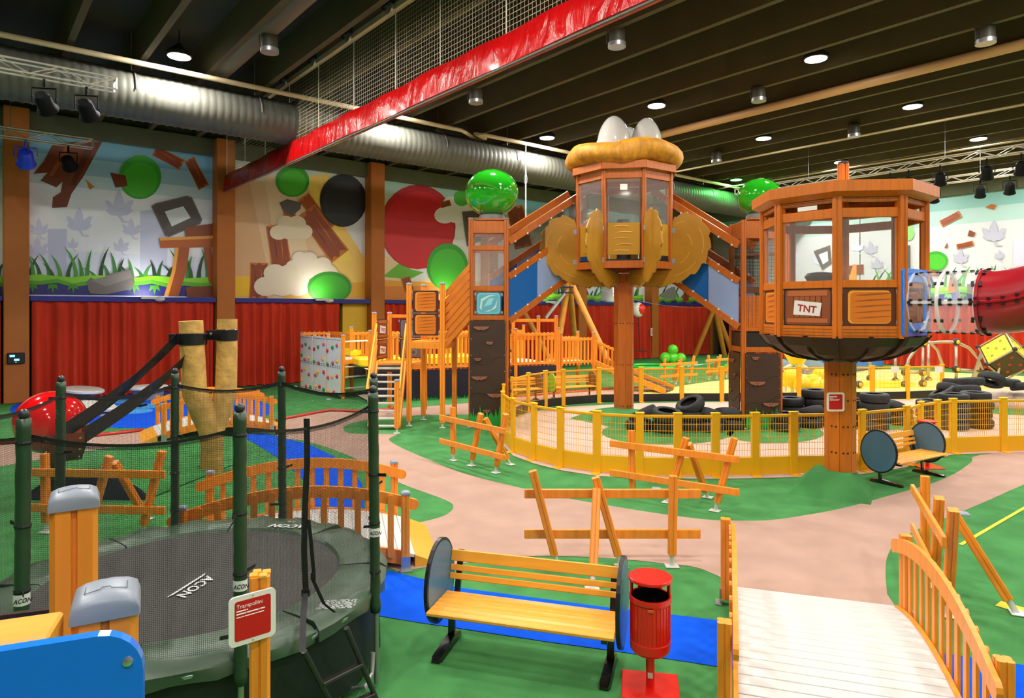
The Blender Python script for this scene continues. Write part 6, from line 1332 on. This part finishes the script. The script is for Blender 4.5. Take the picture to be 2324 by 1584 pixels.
for px in (1778, 1834): rod('link_tube', p + V((0, 0, -.15)), at(px, 838, 26), .07, WPLATE, t, 10)
rod('post', V((p.x, p.y, 0)), p, .06, WPLATE, t, 10)
for i, (px, py) in enumerate(((1768, 845), (1845, 848))): b = MB(); p = g(px, py); b.ball(p, (.75, .7, .7), 16); tag(obj('foam_boulder', b, mat('grey foam', '#6e7a80', .7), smooth='all'), ['grey foam boulder left of the yellow ball climber', 'grey foam boulder right of the yellow ball climber'][i], 'boulder', 'foam boulders')
# metal arches
t = thing('metal_arch_frame', 'steel tube arch climbing frame with dark ball nodes under the tube slide', 'climbing frame', g(2100, 876)); YA = 27.0
def arcpts(lst, Y): return [at(x, y, Y) for x, y in lst]
TUB = mat('steel tube', '#b9ab9b', .3, metal=.6); ND = mat('dark node', '#2a241d', .5); NY = mat('yellow node cap', '#f0b416', .4)
for lst, Y in (([(2054, 872), (2054, 845), (2062, 815), (2078, 792), (2096, 779), (2130, 776), (2170, 776), (2200, 790), (2222, 815), (2234, 845), (2238, 865)], YA), ([(2107, 866), (2107, 776)], 29.5), ([(2094, 872), (2094, 779)], YA), ([(2170, 868), (2170, 776)], YA), ([(2032, 864), (2032, 790)], 29.5), ([(1974, 860), (1974, 815), (1985, 790), (2032, 775), (2107, 774), (2128, 795), (2140, 830)], 29.5), ([(2170, 838), (2236, 844)], YA), ([(2054, 845), (2094, 846)], YA), ([(2230, 790), (2213, 862)], 29.5)):
    b = MB(); pts = arcpts(lst, Y)
    if len(lst) > 4: pts = [p for i in range(len(pts) - 1) for p in (pts[i], pts[i].lerp(pts[i + 1], .5))] + [pts[-1]]
    b.tube(pts, .06, 10); obj('tube', b, TUB, t, smooth='all')
for px, py, Y in ((2054, 872, YA), (2094, 870, YA), (2170, 866, YA), (2032, 864, 29.5), (2107, 862, 29.5), (1974, 858, 29.5), (2236, 844, YA), (2170, 838, YA), (2096, 779, YA), (2170, 776, YA), (1950, 872, 26.5), (2054, 845, YA), (2094, 846, YA)):
    b = MB(); p = at(px, py, Y); b.ball(p, .15, 12); o = obj('node', b, ND, t, smooth='all'); b = MB(); b.ball(p + V((0, -.1, 0)), .085, 8); obj('node_cap', b, NY, o, smooth='all')
# yellow and brown cube on its corner
t = thing('climbing_cube', 'yellow and brown climbing cube standing on its corner at the right edge', 'climbing cube', g(2280, 862)); CCn = at(2281, 808, 26.5); ea = 1.06
dg = V((1, 1, 1)).normalized(); Rm = dg.rotation_difference(V((0, 0, 1))).to_matrix(); bestr = None
vs = [V((x, y, z)) * ea / 2 for x in (-1, 1) for y in (-1, 1) for z in (-1, 1)]
def cube_rot(a): return Matrix.Rotation(a, 3, 'Z') @ Rm
best = max(range(0, 120, 2), key=lambda d: max((cube_rot(math.radians(d)) @ V(n)).dot(V((-.3, -1, 0)).normalized()) for n in ((-1, 0, 0), (0, -1, 0), (0, 0, -1))))
CR = cube_rot(math.radians(best))
for ax_ in range(3):
    for sg in (-1, 1):
        n = V((0, 0, 0)); n[ax_] = sg; u = V((0, 0, 0)); u[(ax_ + 1) % 3] = 1; v_ = V((0, 0, 0)); v_[(ax_ + 2) % 3] = 1
        if sg < 0: u, v_ = v_, u
        m = mat('yellow board', '#ecd514', .4) if sg > 0 else mat('brown board', '#3b3424', .5)
        c0 = CCn + CR @ (n * (ea / 2 - .02)); b = MB(); b.prism(rounded(ea * .9, ea * .9, .05), c0, CR @ u, CR @ v_, .025); o = obj('face_board', b, m, t)
        for hx, hy in ((0, 0), (.25, .25), (-.25, .25), (.25, -.25), (-.25, -.25)):
            b = MB(); b.lathe([(.06, 0), (.05, .012)], c0 + CR @ (u * hx + v_ * hy) + (CR @ n) * .026, 12, basis(CR @ n).to_3x3() @ Matrix.Rotation(math.pi / 2, 3, 'Y')); obj('hole_rim', b, mat('red rim', '#b3271c', .5) if sg < 0 else mat('grey rim', '#8d8a3c', .5), o)
for i in range(8):
    for j in range(i + 1, 8):
        if abs((vs[i] - vs[j]).length - ea) < .01: rod('edge_tube', CCn + CR @ (vs[i] * 1.03), CCn + CR @ (vs[j] * 1.03), .035, TUB, t, 8)
    b = MB(); b.ball(CCn + CR @ (vs[i] * 1.05), .09, 10); obj('node', b, ND, t, smooth='all')
for px in (2213, 2270, 2345): rod('support_pole', at(px - 8, 864, 26.4), at(px + (14 if px < 2250 else 4), 800 if px < 2300 else 815, 26.2), .05, TUB, t, 10)
# dim mats in the far corner
b = MB(); b.box(g(1965, 846) + V((0, 2, .35)), (4.2, 2.2, .7), Matrix.Rotation(RA, 3, 'Z'), ch=.15); tag(obj('blue_play_mat', b, mat('blue soft mat', '#3b7fd6', .5)), 'blue soft play block far behind the cabin pole', 'play mat')
# ================================================================== tyres
prof = [(.19, -.085), (.21, -.10), (.27, -.105), (.31, -.085), (.325, -.05), (.325, .05), (.31, .085), (.27, .105), (.21, .10), (.19, .085), (.2, .07), (.27, .08), (.3, .04), (.3, -.04), (.27, -.08), (.2, -.07)]
def tyre_mesh():
    b = MB(); n = 30; b.loft([[V((r * math.cos(6.2832 * k / n), r * math.sin(6.2832 * k / n), z)) for k in range(n)] for r, z in prof], False, loop=True)
    for k in range(0, 60):
        a = 6.2832 * k / 60; 
    me = b.mesh('tyre', 35); me.materials.append(RUBBER); return me
TY = tyre_mesh(); ORD = ['bottom', 'second from the bottom', 'third from the bottom', 'fourth from the bottom', 'fifth from the bottom', 'sixth from the bottom']
def tyre(p, label, tilt=0, az=0, s=1.0):
    M = Matrix.Translation(p) @ Matrix.Rotation(az, 4, 'Z') @ Matrix.Rotation(tilt, 4, 'Y') @ Matrix.Diagonal((s, s, s, 1)); return tag(link('tyre', TY, None, None, M), label, 'tyre', 'black tyres along the kart track')
rn = random.Random(21)
def stack(px, py, n, where, s=1.0, lean=None):
    p = g(px, py)
    for i in range(n): tyre(p + V((rn.uniform(-.04, .04), rn.uniform(-.04, .04), .02 + .105 * s + .212 * s * i)), 'black tyre, %s of stack %s' % (ORD[i], where), 0, rn.uniform(0, 3), s)
    if lean: tyre(p + V((lean[0], lean[1], .02 + .212 * s * n + lean[2])), 'black tyre leaning on top of stack ' + where, lean[3], lean[4], s)
W_ = ['at the left end of the fenced heap', 'second in the fenced heap', 'mid-way in the fenced heap', 'fourth in the fenced heap', 'in the heap, by the tower']
for i, (px, py, n, ln) in enumerate(((1455, 976, 1, (.05, 0, .16, .5, 2.6)), (1513, 980, 2, None), (1566, 976, 2, (.0, 0, .14, -.5, .4)), (1612, 978, 1, (.02, 0, .12, .5, .6)), (1655, 974, 1, (-.05, 0, .1, .45, 1.2)))): stack(px, py, n, W_[i], 1.15, ln)
tyre(g(1515, 990) + V((0, .1, .52)), 'black tyre lying flat on top of the middle tyre heap', .16, -1.2, 1.15)
ST = [(1795, 960, 3, 'just right of the right climbing tower', None), (1786, 978, 2, 'in front of the right climbing tower corner', None), (1838, 968, 1, 'left of the cabin pole', (0, 0, .12, .45, 2.0)), (1853, 962, 4, 'partly behind the cabin pole', None), (1938, 965, 3, 'right of the red sign', None), (1984, 975, 4, 'tallest, between bench and red sign', None),
      (2040, 962, 1, 'right of the tallest stack', (0, 0, .14, .6, .3)), (2112, 968, 3, 'behind the second bench', None), (2163, 975, 4, 'by the fence right of the bench', None), (2215, 970, 4, 'rightmost behind the yellow fence', None), (2130, 955, 2, 'behind the row at the fence bend', None)]
for px, py, n, l, ln in ST: stack(px, py, n, l, 1.1, ln)
for i, (px, py, Y, tl, az) in enumerate(((2158, 883, 20, .35, .5), (2192, 886, 19.5, .25, 1.5), (2203, 866, 20.5, .1, 2.2), (2250, 862, 20.6, .6, .6), (2283, 868, 20.8, .05, .2), (2325, 876, 20.5, .2, 2), (2170, 868, 21.0, .1, 1), (2140, 893, 19.8, .5, 2.8))):
    p = at(px, py, Y); tyre(V((p.x, p.y, max(.12, p.z))), 'black tyre in the loose heap by the ramp, ' + ['tilted at its left', 'large one in its centre', 'on its top left', 'propped up on its top', 'at its top right', 'at the right picture edge', 'wedged in the middle', 'lowest at its left'][i], tl, az, 1.15)
TURFM = GREENC; t = thing('track_hump', 'pale clay hump of the kart track with a green edge at the right', 'mound', g(2330, 930))
c = g(2345, 925); rows = [[c + V((3.2 * r * math.cos(6.2832 * i / 32), 1.9 * r * math.sin(6.2832 * i / 32), z)) for i in range(32)] for r, z in ((1, .01), (.85, .14), (.65, .36), (.45, .5), (.2, .56), (.02, .57))]; b = MB(); b.loft(rows[1:]); obj('clay_top', b, KARTC, t, smooth='all'); b = MB(); b.loft(rows[:2], False); obj('green_edge', b, GREENC, t, smooth='all')
for i, px in enumerate((1425, 1660)): pass
# benches behind the far fence
def small_bench(A, B, lf, rf, label):
    t = make_bench(); a, c = V((*A, 0)), V((*B, 0)); d = (c - a).normalized(); end_plate(t, -.8, lf, lf, rz=.32); end_plate(t, .8, rf, rf, rz=.32)
    t.matrix_basis = Matrix.Translation((a + c) / 2) @ Matrix.Rotation(math.atan2(d.y, d.x), 4, 'Z'); t['label'] = label; t['group'] = 'slatted benches'
LIME = mat('lime plate', '#8cc832', .4); BRD = mat('brown plate', '#5a3a2c', .5)
small_bench((1.35, 23.3), (2.85, 23.9), LIME, BRD, 'bench with a lime and a brown end plate behind the far yellow fence'); small_bench((-.55, 22.4), (.9, 23.1), BRD, BRD, 'bench with brown end plates behind the bend of the yellow fence')
